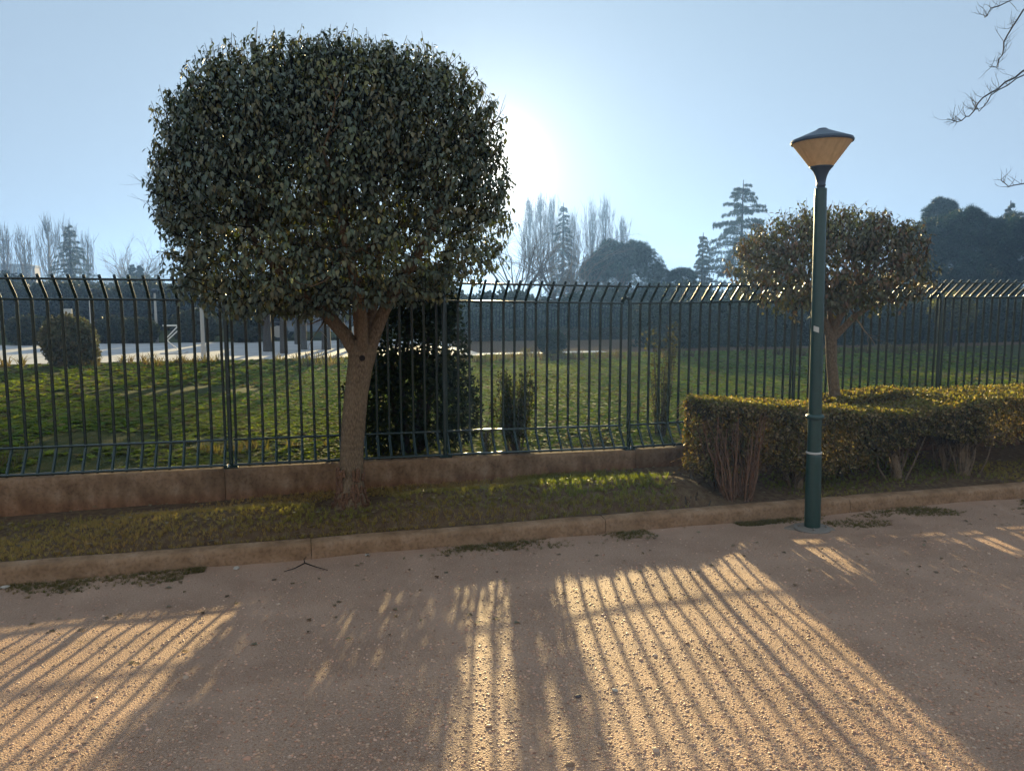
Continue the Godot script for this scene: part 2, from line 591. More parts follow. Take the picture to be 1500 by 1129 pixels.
# columnar bare poplar: a stem with many steep branches
func poplar(label: String, at: Vector3, height: float, width: float, n: int, group: String):
	var t := thing("bare_poplar", label, "tree", at, 0.0, group)
	put("trunk", tube_mesh([Vector3(0, -0.3, 0), Vector3(0, height * 0.4, 0), Vector3(0.1, height * 0.95, 0)], [0.22, 0.15, 0.03], 6), M.bare_pale, t)
	var st := begin()
	for i in n:
		var f := rng.randf_range(0.08, 0.85)
		var a := rng.randf() * TAU
		var length := height * (1.0 - f) * rng.randf_range(0.45, 0.95)
		var out := width * sin(PI * minf(1.0, f * 0.8 + 0.25)) * rng.randf_range(0.4, 1.0)
		var o := Vector3(0, height * f, 0)
		var pts := [o, o + Vector3(cos(a) * out * 0.6, length * 0.3, sin(a) * out * 0.6), o + Vector3(cos(a) * out, length * 0.68, sin(a) * out), o + Vector3(cos(a) * out * 1.05, length, sin(a) * out * 1.05)]
		tube(st, pts, [0.05, 0.035, 0.022, 0.01], 3, false)
		for k in 5:
			var q: Vector3 = pts[1].lerp(pts[3], rng.randf())
			tube(st, [q, q + Vector3(rng.randfn() * 0.25, rng.randf_range(0.7, 1.6), rng.randfn() * 0.25)], [0.022, 0.008], 3, false)
	put("branches", smooth(st), M.bare_pale, t)

# foliage of clumps over ellipsoid lobes: [centre, radii] each
func lobes_crown(called: String, parent: Node, lobes: Array, n: int, size: float, mesh: Mesh, tones: Array, m: Material, fill := 0.75, bumpy := 0.18):
	var where := []
	var tint := []
	var total := 0.0
	for l in lobes: total += l[1].x * l[1].y + l[1].x * l[1].z
	for l in lobes:
		var k := int(n * (l[1].x * l[1].y + l[1].x * l[1].z) / total)
		var tone := rng.randf_range(0.75, 1.35)
		for i in k:
			var d := dir()
			var r := pow(rng.randf_range(pow(fill, 3), 1.0), 1.0 / 3.0) * (1.0 + bumpy * noise.get_noise_3d(d.x * 130 + l[0].x * 20, d.y * 130 + l[0].y * 20, d.z * 130))
			var p: Vector3 = l[0] + d * l[1] * r
			var s := size * rng.randf_range(0.6, 1.3)
			where.append(Transform3D(frame((d + dir() * 0.6 + Vector3.UP * 0.3).normalized(), dir(), s), p))
			tint.append(vary(tones[rng.randi() % tones.size()] * tone, 0.3))
	return grow(called, mesh, m, parent, where, tint)

func conifer(called: String, label: String, at: Vector3, height: float, radius: float, whorls: int, per: int, droop: float, density: float, tones: Array, shape := 1.0, bare := 0.12, group := ""):
	var t := thing(called, label, "tree", at, rng.randf() * TAU, group)
	put("trunk", tube_mesh([Vector3(0, -0.3, 0), Vector3(0, height * 0.5, 0), Vector3(0, height, 0)], [height * 0.022, height * 0.013, 0.02], 6), M.bark_dark, t)
	var st := begin()
	var where := []
	var tint := []
	for w in whorls:
		var f := bare + (1.0 - bare) * w / float(whorls)
		for k in per:
			var ff := f + rng.randf_range(-0.5, 0.5) * (1.0 - bare) / whorls
			var a := TAU * k / per + w * 1.7 + rng.randf_range(-0.35, 0.35)
			var length := radius * pow(1.0 - ff, shape) * rng.randf_range(0.65, 1.12) + 0.12
			var o := Vector3(0, height * ff, 0)
			var out := Vector3(cos(a), 0, sin(a))
			var dr := droop + rng.randf_range(-0.1, 0.1)
			var pts := [o, o + out * length * 0.5 + Vector3.UP * (0.06 - dr * 0.25) * length, o + out * length - Vector3.UP * dr * length]
			tube(st, pts, [0.012 * length + 0.015, 0.008 * length + 0.01, 0.006], 3, false)
			var m := int(length * density * 2.2) + 4
			for i in m:
				var u := pow(rng.randf_range(0.04, 1.0), 0.75)
				var p: Vector3 = pts[0].lerp(pts[1], u * 2.0) if u < 0.5 else pts[1].lerp(pts[2], u * 2.0 - 1.0)
				var side := Vector3(-out.z, 0, out.x) * rng.randfn() * 0.16 * length * (1.05 - u)
				p += side + Vector3.UP * rng.randfn() * 0.03 * length
				where.append(Transform3D(frame((out + side * 2.0 + dir() * 0.4).normalized(), Vector3.UP, rng.randf_range(0.6, 1.1) * (0.05 + 0.015 * height)), p))
				tint.append(vary(tones[rng.randi() % tones.size()], 0.3))
	put("branches", smooth(st), M.bark_dark, t)
	grow("crown", needles, M.far, t, where, tint)
	return t

func bush(called: String, label: String, at: Vector3, lobes: Array, n: int, size: float, tones: Array, mesh: Mesh = clump, m: Material = M.far, group := "", category := "shrub", stems := 5, spread := 0.25) -> Node3D:
	var t := thing(called, label, category, at, 0.0, group)
	for i in stems:
		var a := TAU * i / stems + rng.randf()
		var h: float = lobes[0][0].y
		put("stem", tube_mesh([Vector3(cos(a) * 0.06, -0.08, sin(a) * 0.06), Vector3(cos(a) * spread * 0.5, h * 0.5, sin(a) * spread * 0.5), Vector3(cos(a) * spread, h, sin(a) * spread)], [0.03, 0.02, 0.01], 6), M.bark_dark, t)
	lobes_crown("foliage", t, lobes, n, size, mesh, tones, m)
	return t

# a clipped broad-leaved tree's crown, made of shoots with drooping leaves
func shoots(center: Vector3, radii: Vector3, p: float, tilt: float, n: int, leaf_len: float, tones: Array, rise := 0.8) -> Dictionary:
	var where := []
	var tint := []
	var stems := []
	var stem_tint := []
	for i in n:
		var d := dir()
		if d.y < -0.2 and rng.randf() < 0.25: d.y = -d.y
		var e := p if d.y > 0.0 else p + 1.7
		var k := pow(pow(absf(d.x), e) + pow(absf(d.y), e) + pow(absf(d.z), e), -1.0 / e)
		k *= 1.0 + 0.09 * noise.get_noise_3d(d.x * 110, d.y * 110, d.z * 110) + 0.07 * noise.get_noise_3d(d.x * 330, d.y * 330, d.z * 330)
		var inner := rng.randf() < 0.3
		var depth := rng.randf_range(0.45, 0.8) if inner else 1.0 - 0.2 * pow(rng.randf(), 1.4)
		var o := center + d * radii * k * depth
		o.y += tilt * (o.x - center.x)
		var out := d * Vector3(1, 0.6, 1)
		var up := rise if d.y > -0.3 else 0.1
		var v := (out * 0.55 + Vector3.UP * up * rng.randf_range(0.5, 1.2) + dir() * 0.45).normalized()
		var length := rng.randf_range(0.10, 0.20)
		if d.y > 0.3 and rng.randf() < 0.35: length *= rng.randf_range(1.2, 2.3)
		o -= v * length * 0.75
		stems.append(Transform3D(Basis(v.cross(Vector3(0.3, 0.2, 0.9)).normalized() * 0.006, v * length, v.cross(v.cross(Vector3(0.3, 0.2, 0.9))).normalized() * 0.006), o))
		stem_tint.append(Color(0.07, 0.055, 0.03))
		var m := 5 + rng.randi() % 5
		var spin := rng.randf() * TAU
		var base: Color = tones[rng.randi() % tones.size()]
		if d.y > 0.45 and rng.randf() < 0.22: base = Color(0.2, 0.2, 0.075)  # yellow tone painted on the top shoots, as if backlit
		for j in m:
			var t := (j + 0.6) / m
			spin += 2.2
			var side := v.cross(Vector3(0.3, 0.2, 0.9)).normalized().rotated(v, spin)
			var a := (side * 0.8 + out * 0.35 + Vector3.DOWN * rng.randf_range(0.35, 1.15) + v * 0.25 * t + dir() * 0.2).normalized()
			var nrm := (Vector3.UP * 0.6 + side * 0.5 + out * 0.6 + dir() * 0.35).normalized()
			var s := leaf_len * rng.randf_range(0.65, 1.25)
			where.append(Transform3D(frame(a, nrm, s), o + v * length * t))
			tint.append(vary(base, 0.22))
	return {"leaf": where, "tint": tint, "stem": stems, "stem_tint": stem_tint}

func _ready():
	rng.seed = 20240117
	noise.seed = 7
	noise.noise_type = FastNoiseLite.TYPE_SIMPLEX_SMOOTH
	noise.frequency = 0.01
	noise.fractal_octaves = 3
	# camera
	var cam := Camera3D.new()
	cam.name = "camera"
	add_child(cam)
	cam.position = Vector3(0, 1.62, 0)
	cam.rotation_degrees = Vector3(-6.45, -15.3, 0)
	cam.fov = 53.17
	cam.near = 0.05
	cam.far = 2000.0
	cam.current = true
	# sky, sun, exposure
	var env := Environment.new()
	env.background_mode = Environment.BG_SKY
	env.tonemap_mode = Environment.TONE_MAPPER_LINEAR
	env.tonemap_exposure = EXPOSURE
	env.sdfgi_enabled = true
	env.ssao_enabled = true
	env.ssil_enabled = true
	env.volumetric_fog_enabled = true
	env.volumetric_fog_density = 0.0019
	env.volumetric_fog_albedo = Color(0.5, 0.68, 1.0)
	env.volumetric_fog_anisotropy = 0.5
	var sky := Sky.new()
	var pm := PanoramaSkyMaterial.new()
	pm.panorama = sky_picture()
	sky.sky_material = pm
	env.sky = sky
	var we := WorldEnvironment.new()
	we.name = "world_environment"
	we.environment = env
	add_child(we)
	var sun := DirectionalLight3D.new()
	sun.name = "sun"
	sun.light_energy = 1.6
	sun.light_color = Color(1.0, 0.9, 0.66)
	sun.light_angular_distance = 0.53
	sun.shadow_enabled = true
	add_child(sun)
	sun.look_at_from_position(sun_dir() * 50.0, Vector3.ZERO, Vector3.UP)
	materials()
	M.steel_dull = mat(lin(0.2, 0.17, 0.14), 0.7, 0.4)
	make_meshes()
	# the setting
	var g := put("ground", sheet(-200, 200, -260, 60, 20.0, func(_x, _z): return -0.12), M.lawn)
	tag(g, "", "", "", "structure")
	tag(put("park_ground", sheet(-160, 160, -240, -17.6, 10.0, func(_x, z): return 0.24 if z > -60 else 0.1), M.lawn), "", "", "", "structure")
	var p := put("path", sheet(-4.5, 10.0, -4.9, -0.5, 0.03, path_y), M.path)
	tag(p, "", "", "", "structure")
	tag(put("outer_path", sheet(-60, 60, -0.5, 6.0, 0.5, path_y), M.path), "", "", "", "structure")
	tag(put("side_path", sheet(-60, -4.5, -4.9, -0.5, 0.25, path_y), M.path), "", "", "", "structure")
	tag(put("side_path", sheet(10, 60, -4.9, -0.5, 0.25, path_y), M.path), "", "", "", "structure")
	tag(put("verge", sheet(-9, 14, -6.1, -4.94, 0.04, verge_y), M.soil), "", "", "", "structure")
	tag(put("lawn", sheet(-20, 34, -17.8, -6.23, 0.25, lawn_y), M.lawn), "", "", "", "structure")
	tag(put("paved_square", sheet(-40, 4.2, -25.2, -17.75, 1.0, func(_x, _z): return 0.285), M.paving), "", "", "", "structure")
	tag(put("brown_ground", sheet(4.0, 30, -24.4, -17.85, 0.4, func(x, z): return 0.262 + 0.02 * noise.get_noise_2d(x * 40, z * 40)), M.soil), "", "", "", "structure")  # darker brown sheet between the lawn and the distant railing
	tag(put("paved_walk", sheet(4.2, 7.4, -18.5, -17.95, 0.5, func(_x, _z): return 0.285), M.paving), "", "", "", "structure")
	kerb()
	low_wall()
	railing()
	clipped_tree()
	second_tree()
	lamp_post()
	hedge_row()
	near_shrubs()
	square()
	far_fence()
	far_trees()
	grasses()
	gravel()
	litter()

func sun_dir() -> Vector3:
	var a := deg_to_rad(SUN_AZ)
	var e := deg_to_rad(SUN_EL)
	return Vector3(sin(a) * cos(e), sin(e), -cos(a) * cos(e))

# clear winter air: lifted overhead and behind to fill the shade, pale at the horizon, bright round the sun
func sky_picture() -> ImageTexture:
	var w := 1024
	var h := 512
	var im := Image.create_empty(w, h, false, Image.FORMAT_RGBF)
	var s := sun_dir()
	for y in h:
		var el := PI / 2 - PI * (y + 0.5) / h
		var se := sin(el)
		var t := clampf(maxf(el, 0.0) / (PI / 2), 0, 1)
		var low := Vector3(0.148, 0.19, 0.242)
		var mid := Vector3(0.11, 0.152, 0.197)
		var high := Vector3(0.155, 0.212, 0.268)
		var back := Vector3(0.325, 0.325, 0.315)  # unseen sky opposite the sun, made paler and warmer to fill the shade
		var base := low.lerp(mid, smoothstep(0.0, 1.0, minf(1.0, t / 0.36)))
		if t > 0.3: base = base.lerp(high, smoothstep(0.3, 1.0, t))
		for x in w:
			var az := TAU * (x + 0.5) / w
			var d := Vector3(sin(az) * cos(el), se, -cos(az) * cos(el))
			var ang := rad_to_deg(acos(clampf(d.dot(s), -1, 1)))
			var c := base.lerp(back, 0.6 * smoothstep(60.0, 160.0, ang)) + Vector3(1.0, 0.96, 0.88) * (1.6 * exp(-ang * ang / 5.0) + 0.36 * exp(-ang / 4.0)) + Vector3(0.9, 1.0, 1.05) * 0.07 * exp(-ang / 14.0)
			im.set_pixel(x, y, Color(c.x, c.y, c.z))
	return ImageTexture.create_from_image(im)

# ---------------------------------------------------------------- the near tree
func clipped_tree():
	var t := thing("clipped_tree", "large round clipped evergreen tree with a thick leaning trunk on the verge", "tree", Vector3(0.31, 0.1, -5.53))
	var b: Vector3 = t.position
	var st := begin()
	var pts := [Vector3(0, -0.1, 0), Vector3(0, 0.03, 0), Vector3(0.0, 0.12, -0.005), Vector3(0.008, 0.25, -0.01), Vector3(0.018, 0.45, -0.02), Vector3(0.035, 0.65, -0.03), Vector3(0.06, 0.85, -0.05), Vector3(0.09, 1.03, -0.07), Vector3(0.11, 1.14, -0.085), Vector3(0.115, 1.22, -0.09)]
	var fine := []
	var rad := []
	var rr := [0.15, 0.122, 0.1, 0.087, 0.082, 0.084, 0.08, 0.086, 0.098, 0.075]
	for i in pts.size() - 1:
		for k in 5:
			fine.append(pts[i].lerp(pts[i + 1], k / 5.0)); rad.append(lerpf(rr[i], rr[i + 1], k / 5.0))
	fine.append(pts[-1]); rad.append(rr[-1])
	tube(st, fine, rad, 26, true, 0.07)
	put("trunk", smooth(st), M.bark, t)
	# rough flaked bark round the foot
	st = begin()
	for i in 130:
		var a := rng.randf() * TAU
		var y := pow(rng.randf(), 1.5) * 0.3 + 0.01
		var r := lerpf(0.125, 0.094, minf(1.0, y / 0.16)) * (1.0 if y > 0.03 else 1.06)
		var o := Vector3(cos(a) * r, y, sin(a) * r)
		var tilt := Basis(Vector3.UP, -a + PI / 2) * Basis(Vector3.RIGHT, rng.randf_range(-0.12, 0.12)) * Basis(Vector3.FORWARD, rng.randf_range(-0.25, 0.25))
		var h := rng.randf_range(0.02, 0.055)
		st.append_from(block(Vector3(-0.009, -h, -0.007), Vector3(0.009, h, 0.009) * rng.randf_range(0.7, 1.2), 0.004), 0, Transform3D(tilt, o))
	put("bark_flakes", st.commit(), M.bark_red, t).set_meta("kind", "stuff")
	st = begin()
	var limb := [
		[[Vector3(0.09, 1.08, -0.07), Vector3(0.0, 1.25, -0.08), Vector3(-0.14, 1.42, -0.12), Vector3(-0.33, 1.58, -0.2), Vector3(-0.6, 1.9, -0.3), Vector3(-0.8, 2.4, -0.3)], [0.052, 0.05, 0.044, 0.037, 0.028, 0.012]],
		[[Vector3(0.11, 1.1, -0.09), Vector3(0.09, 1.35, -0.13), Vector3(0.07, 1.6, -0.17), Vector3(0.02, 2.1, -0.3), Vector3(-0.1, 2.8, -0.4)], [0.05, 0.036, 0.03, 0.024, 0.01]],
		[[Vector3(0.13, 1.1, -0.08), Vector3(0.2, 1.28, -0.06), Vector3(0.27, 1.44, -0.04), Vector3(0.38, 1.62, -0.03), Vector3(0.6, 2.0, 0.05), Vector3(0.8, 2.6, 0.1)], [0.062, 0.05, 0.043, 0.037, 0.028, 0.012]],
		[[Vector3(0.11, 1.12, -0.05), Vector3(0.1, 1.4, 0.1), Vector3(0.0, 1.8, 0.4), Vector3(-0.15, 2.4, 0.7)], [0.045, 0.036, 0.028, 0.01]],
		[[Vector3(0.12, 1.12, -0.12), Vector3(0.2, 1.4, -0.3), Vector3(0.3, 1.9, -0.6), Vector3(0.3, 2.4, -0.8)], [0.045, 0.036, 0.028, 0.01]]]
	for l in limb:
		st = begin()
		tube(st, l[0], l[1], 12, true, 0.05)
		for k in 7:
			var i: int = 2 + rng.randi() % (l[0].size() - 2)
			branch(st, l[0][i], (dir() + Vector3.UP * 0.6), rng.randf_range(0.25, 0.45), 0.01, 1, 0.08, 0.8, 4, 5, 0.2)
		put("limb", smooth(st), M.bark, t)
	put("knot", lathe([Vector2(0, -0.012), Vector2(0.016, -0.004), Vector2(0.021, 0.008), Vector2(0.014, 0.014), Vector2(0.0, 0.002)], 12), M.bark_dark, t, Vector3(0.1, 1.1, 0.012)).rotation.x = 1.4
	var tones := [Color(0.098, 0.125, 0.085), Color(0.11, 0.132, 0.088), Color(0.09, 0.118, 0.085), Color(0.13, 0.138, 0.08), Color(0.16, 0.15, 0.08)]  # leaf greens lightened and blued, painting in the veiling glare
	var s := shoots(Vector3(0.255, 2.46, -5.83) - b, Vector3(1.17, 0.91, 1.13), 2.55, 0.06, 8200, 0.05, tones)
	# the leaves nearest the path are pieces of their own; the rest is one mass
	var order := range(s.leaf.size())
	var eye := Vector3(0, 1.62, 0) - b
	order.sort_custom(func(i, j): return s.leaf[i].origin.distance_squared_to(eye) < s.leaf[j].origin.distance_squared_to(eye))
	var mats := []
	for c in tones:
		mats.append(mat(c.linear_to_srgb(), 0.48, 0.5, lin(c.r * 2.8, c.g * 3.0, c.b * 1.6)))
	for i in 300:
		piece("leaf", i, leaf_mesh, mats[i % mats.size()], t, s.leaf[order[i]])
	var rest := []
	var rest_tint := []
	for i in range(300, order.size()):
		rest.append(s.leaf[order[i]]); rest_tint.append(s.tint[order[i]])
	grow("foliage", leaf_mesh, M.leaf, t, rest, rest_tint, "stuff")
	grow("shoots", twig_mesh, M.twig, t, s.stem, s.stem_tint, "stuff")

func second_tree():
	var t := thing("small_tree", "small tree with a spreading reddish green crown rising behind the lamp post", "tree", Vector3(4.66, 0.1, -5.88))
	var b: Vector3 = t.position
	var st := begin()
	tube(st, [Vector3(0, -0.1, 0), Vector3(0, 0.3, 0), Vector3(-0.03, 0.65, 0), Vector3(-0.08, 0.95, 0), Vector3(-0.1, 1.2, 0), Vector3(-0.1, 1.3, 0)], [0.07, 0.054, 0.05, 0.046, 0.05, 0.035], 16, true, 0.06)
	put("trunk", smooth(st), M.bark, t)
	for l in [[Vector3(-0.12, 1.2, 0), Vector3(-0.25, 1.5, 0.0), Vector3(-0.5, 1.75, 0.1), Vector3(-0.7, 2.0, 0.1)], [Vector3(-0.09, 1.22, 0), Vector3(-0.05, 1.5, -0.1), Vector3(0.0, 1.8, -0.3), Vector3(0.05, 2.1, -0.4)], [Vector3(-0.06, 1.18, 0), Vector3(0.1, 1.36, 0.05), Vector3(0.3, 1.5, 0.1), Vector3(0.5, 1.8, 0.15)], [Vector3(-0.09, 1.22, 0), Vector3(-0.1, 1.5, 0.2), Vector3(-0.05, 1.85, 0.4), Vector3(0.0, 2.1, 0.5)]]:
		st = begin()
		tube(st, l, [0.034, 0.026, 0.018, 0.007], 9)
		for k in 6:
			branch(st, l[1 + rng.randi() % 2], dir() + Vector3.UP * 0.5, rng.randf_range(0.15, 0.3), 0.008, 1, 0.08, 0.8, 3, 4, 0.2)
		put("limb", smooth(st), M.bark, t)
	var tones := [Color(0.11, 0.1, 0.055), Color(0.14, 0.105, 0.06), Color(0.18, 0.105, 0.065), Color(0.1, 0.105, 0.055), Color(0.12, 0.115, 0.055)]
	var s := shoots(Vector3(4.52, 1.98, -5.9) - b, Vector3(0.8, 0.43, 0.74), 2.2, 0.02, 1700, 0.048, tones, 0.6)
	# leaves hanging below the dome's rim, some of them yellow
	for i in 70:
		var a := rng.randf() * TAU
		var o := Vector3(4.52 + cos(a) * rng.randf_range(0.3, 0.68), rng.randf_range(1.5, 1.72), -5.9 + sin(a) * rng.randf_range(0.3, 0.65)) - b
		for k in 5:
			s.leaf.append(Transform3D(frame(Vector3.DOWN + dir() * 0.6, dir(), rng.randf_range(0.035, 0.06)), o + dir() * 0.06))
			s.tint.append(vary(Color(0.22, 0.17, 0.03) if i % 5 == 0 else Color(0.08, 0.085, 0.03)))
	grow("foliage", leaf_mesh, M.leaf, t, s.leaf, s.tint, "stuff")
	grow("shoots", twig_mesh, M.twig, t, s.stem, s.stem_tint, "stuff")

# ---------------------------------------------------------------- fence
func fence_profile() -> Array:
	return [Vector3(0, 0.352, -6.05), Vector3(0, 0.5, -6.168), Vector3(0, 0.522, -6.18), Vector3(0, 0.55, -6.18), Vector3(0, 1.57, -6.18), Vector3(0, 1.6, -6.176), Vector3(0, 1.622, -6.158), Vector3(0, 1.765, -6.0)]

func railing():
	var posts := [-5.42, -3.79, -2.16, -0.54, 1.10, 2.71, 4.34, 5.95, 7.57, 9.2, 10.83]
	var t := thing("railing", "long dark green steel bar railing with outward bent tops standing on the low wall", "fence", Vector3(0, 0, 0))
	var bar := tube_mesh(fence_profile(), [0.011, 0.011, 0.011, 0.011, 0.011, 0.011, 0.011, 0.0105], 8)
	var k := 0
	for i in posts.size() - 1:
		var x0: float = posts[i] + 0.035
		var x1: float = posts[i + 1] - 0.045
		for j in 17:
			var x := lerpf(x0, x1, j / 16.0)
			var basis := Basis(Vector3.BACK, rng.randf_range(-0.003, 0.003))
			piece("bar", k, bar, M.green, t, Transform3D(basis, Vector3(x, fence_off(x), 0)))
			k += 1
		for r in [[0.362, -6.052, 0.011], [0.536, -6.162, 0.009], [1.598, -6.164, 0.0095], [1.738, -6.012, 0.0085]]:
			var a := Vector3(x0 - 0.02, r[0] + fence_off(x0), r[1])
			var b := Vector3(x1 + 0.02, r[0] + fence_off(x1), r[1])
			put("rail", tube_mesh([a, (a + b) / 2.0, b], [r[2], r[2], r[2]], 8), M.green, t)
	for x in posts:
		var o := fence_off(x)
		var pts := [Vector3(x, 0.33 + o, -6.075), Vector3(x, 1.0, -6.085), Vector3(x, 1.57 + o, -6.09)]
		for q in 7:
			var a := PI * q / 6.0
			pts.append(Vector3(x - 0.018 * (1.0 - cos(a)), 1.6 + o + 0.045 * sin(a), -6.09 - 0.045 * (1.0 - cos(a))))
		var rad := []
		for q in pts.size(): rad.append(0.0165)
		put("post", tube_mesh(pts, rad, 10), M.green, t)
		put("base_plate", block(Vector3(x - 0.05, 0.338 + o, -6.13), Vector3(x + 0.05, 0.352 + o, -6.035), 0.003), M.green, t)

# concrete face whose foot is splashed with red earth and whose top edge is bleached
func stain(p: Vector3) -> Color:
	var n := noise.get_noise_2d(p.x * 70, p.y * 160) + 0.7 * noise.get_noise_2d(p.x * 210, p.y * 190)
	var foot := clampf(1.0 - (p.y - 0.15) / (0.075 + 0.09 * n), 0, 1)
	var run := smoothstep(0.05, 0.4, noise.get_noise_2d(p.x * 120, 900.0 + p.y * 12.0)) * smoothstep(0.1, 0.3, p.y)
	var c := Color(1, 1, 1).lerp(Color(0.84, 0.62, 0.5), foot * 0.7)
	return c.lerp(Color(0.5, 0.5, 0.48), run * 0.55)

func stained(st: SurfaceTool, a: Vector3, b: Vector3, c: Vector3, d: Vector3):
	for p in [a, b, c, a, c, d]:
		st.set_color(stain(p))
		st.add_vertex(p)

func low_wall():
	var t := thing("low_wall", "low reddish brown concrete wall that carries the green railing", "wall", Vector3.ZERO)
	var joints := [-7.1, -3.85, -0.585, 2.76, 6.02, 9.3, 12.6]
	for i in joints.size() - 1:
		var x0: float = joints[i] + 0.002
		var x1: float = joints[i + 1] - 0.002
		var n := 110
		var st := begin()
		var ring := []
		for j in n + 1:
			var x := lerpf(x0, x1, float(j) / n)
			var top := 0.34 + fence_off(x)
			var w := 0.006 * noise.get_noise_2d(x * 40, 5.0)
			var e := 0.012 if j == 0 or j == n else 0.0
			var face := [Vector3(x, 0.0, -6.015 + w - e)]
			for q in 8:
				var yy := lerpf(0.1, top - 0.03, q / 7.0)
				face.append(Vector3(x, yy, -6.016 + w * 0.7 - e + 0.003 * noise.get_noise_2d(x * 130, yy * 160)))
			ring.append(face + [Vector3(x, top - 0.016, -6.022 - e + w), Vector3(x, top - 0.004 - e * 0.5, -6.026 - e + w), Vector3(x, top - e * 0.3, -6.045), Vector3(x, top, -6.22), Vector3(x, top - 0.015, -6.24), Vector3(x, 0.0, -6.245)])
		for j in n:
			for q in ring[0].size() - 1:
				st.set_smooth_group(0 if q < 9 else (1 if q < 12 else 2))
				stained(st, ring[j][q], ring[j][q + 1], ring[j + 1][q + 1], ring[j + 1][q])
		st.set_smooth_group(5)
		for e in [[0, true], [n, false]]:
			var r = ring[e[0]]
			st.set_color(Color(0.8, 0.7, 0.65))
			for q in range(1, r.size() - 1):
				if e[1]: tri(st, r[0], r[q + 1], r[q])
				else: tri(st, r[0], r[q], r[q + 1])
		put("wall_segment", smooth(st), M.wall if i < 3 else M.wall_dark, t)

func kerb():
	var t := Node3D.new()
	t.name = numbered("kerb")
	add_child(t)
	t.set_meta("kind", "structure")
	tag(t, "low weathered concrete kerb between the gravel path and the verge", "")
	var x := -8.0
	var i := 0
	while x < 14.0:
		var w: float = [2.02, 1.98, 2.0][i % 3]
		var st := begin()
		var n := 40
		var ring := []
		for j in n + 1:
			var xx := lerpf(x + 0.002, x + w - 0.002, float(j) / n)
			var e := 0.006 if j == 0 or j == n else 0.0
			var a := 0.005 * noise.get_noise_2d(xx * 60, 30.0)
			var b := 0.005 * noise.get_noise_2d(xx * 90, 60.0)
			var dy := rng.randf_range(-0.002, 0.002) if j == 0 else 0.0
			ring.append([Vector3(xx, -0.1, -4.83 + a), Vector3(xx, 0.07, -4.838 + a - e), Vector3(xx, 0.092 + b, -4.846 - e + a), Vector3(xx, 0.101 + b - e, -4.865 - e), Vector3(xx, 0.104 + b - e + dy, -4.93), Vector3(xx, 0.1 + b, -4.955), Vector3(xx, -0.1, -4.955)])
		for j in n:
			for q in 6:
				st.set_smooth_group(0 if q < 4 else 1)
				st.set_color(Color.WHITE)
				quad(st, ring[j][q], ring[j][q + 1], ring[j + 1][q + 1], ring[j + 1][q])
		put("kerb_stone", smooth(st), M.kerb, t)
		x += w
		i += 1

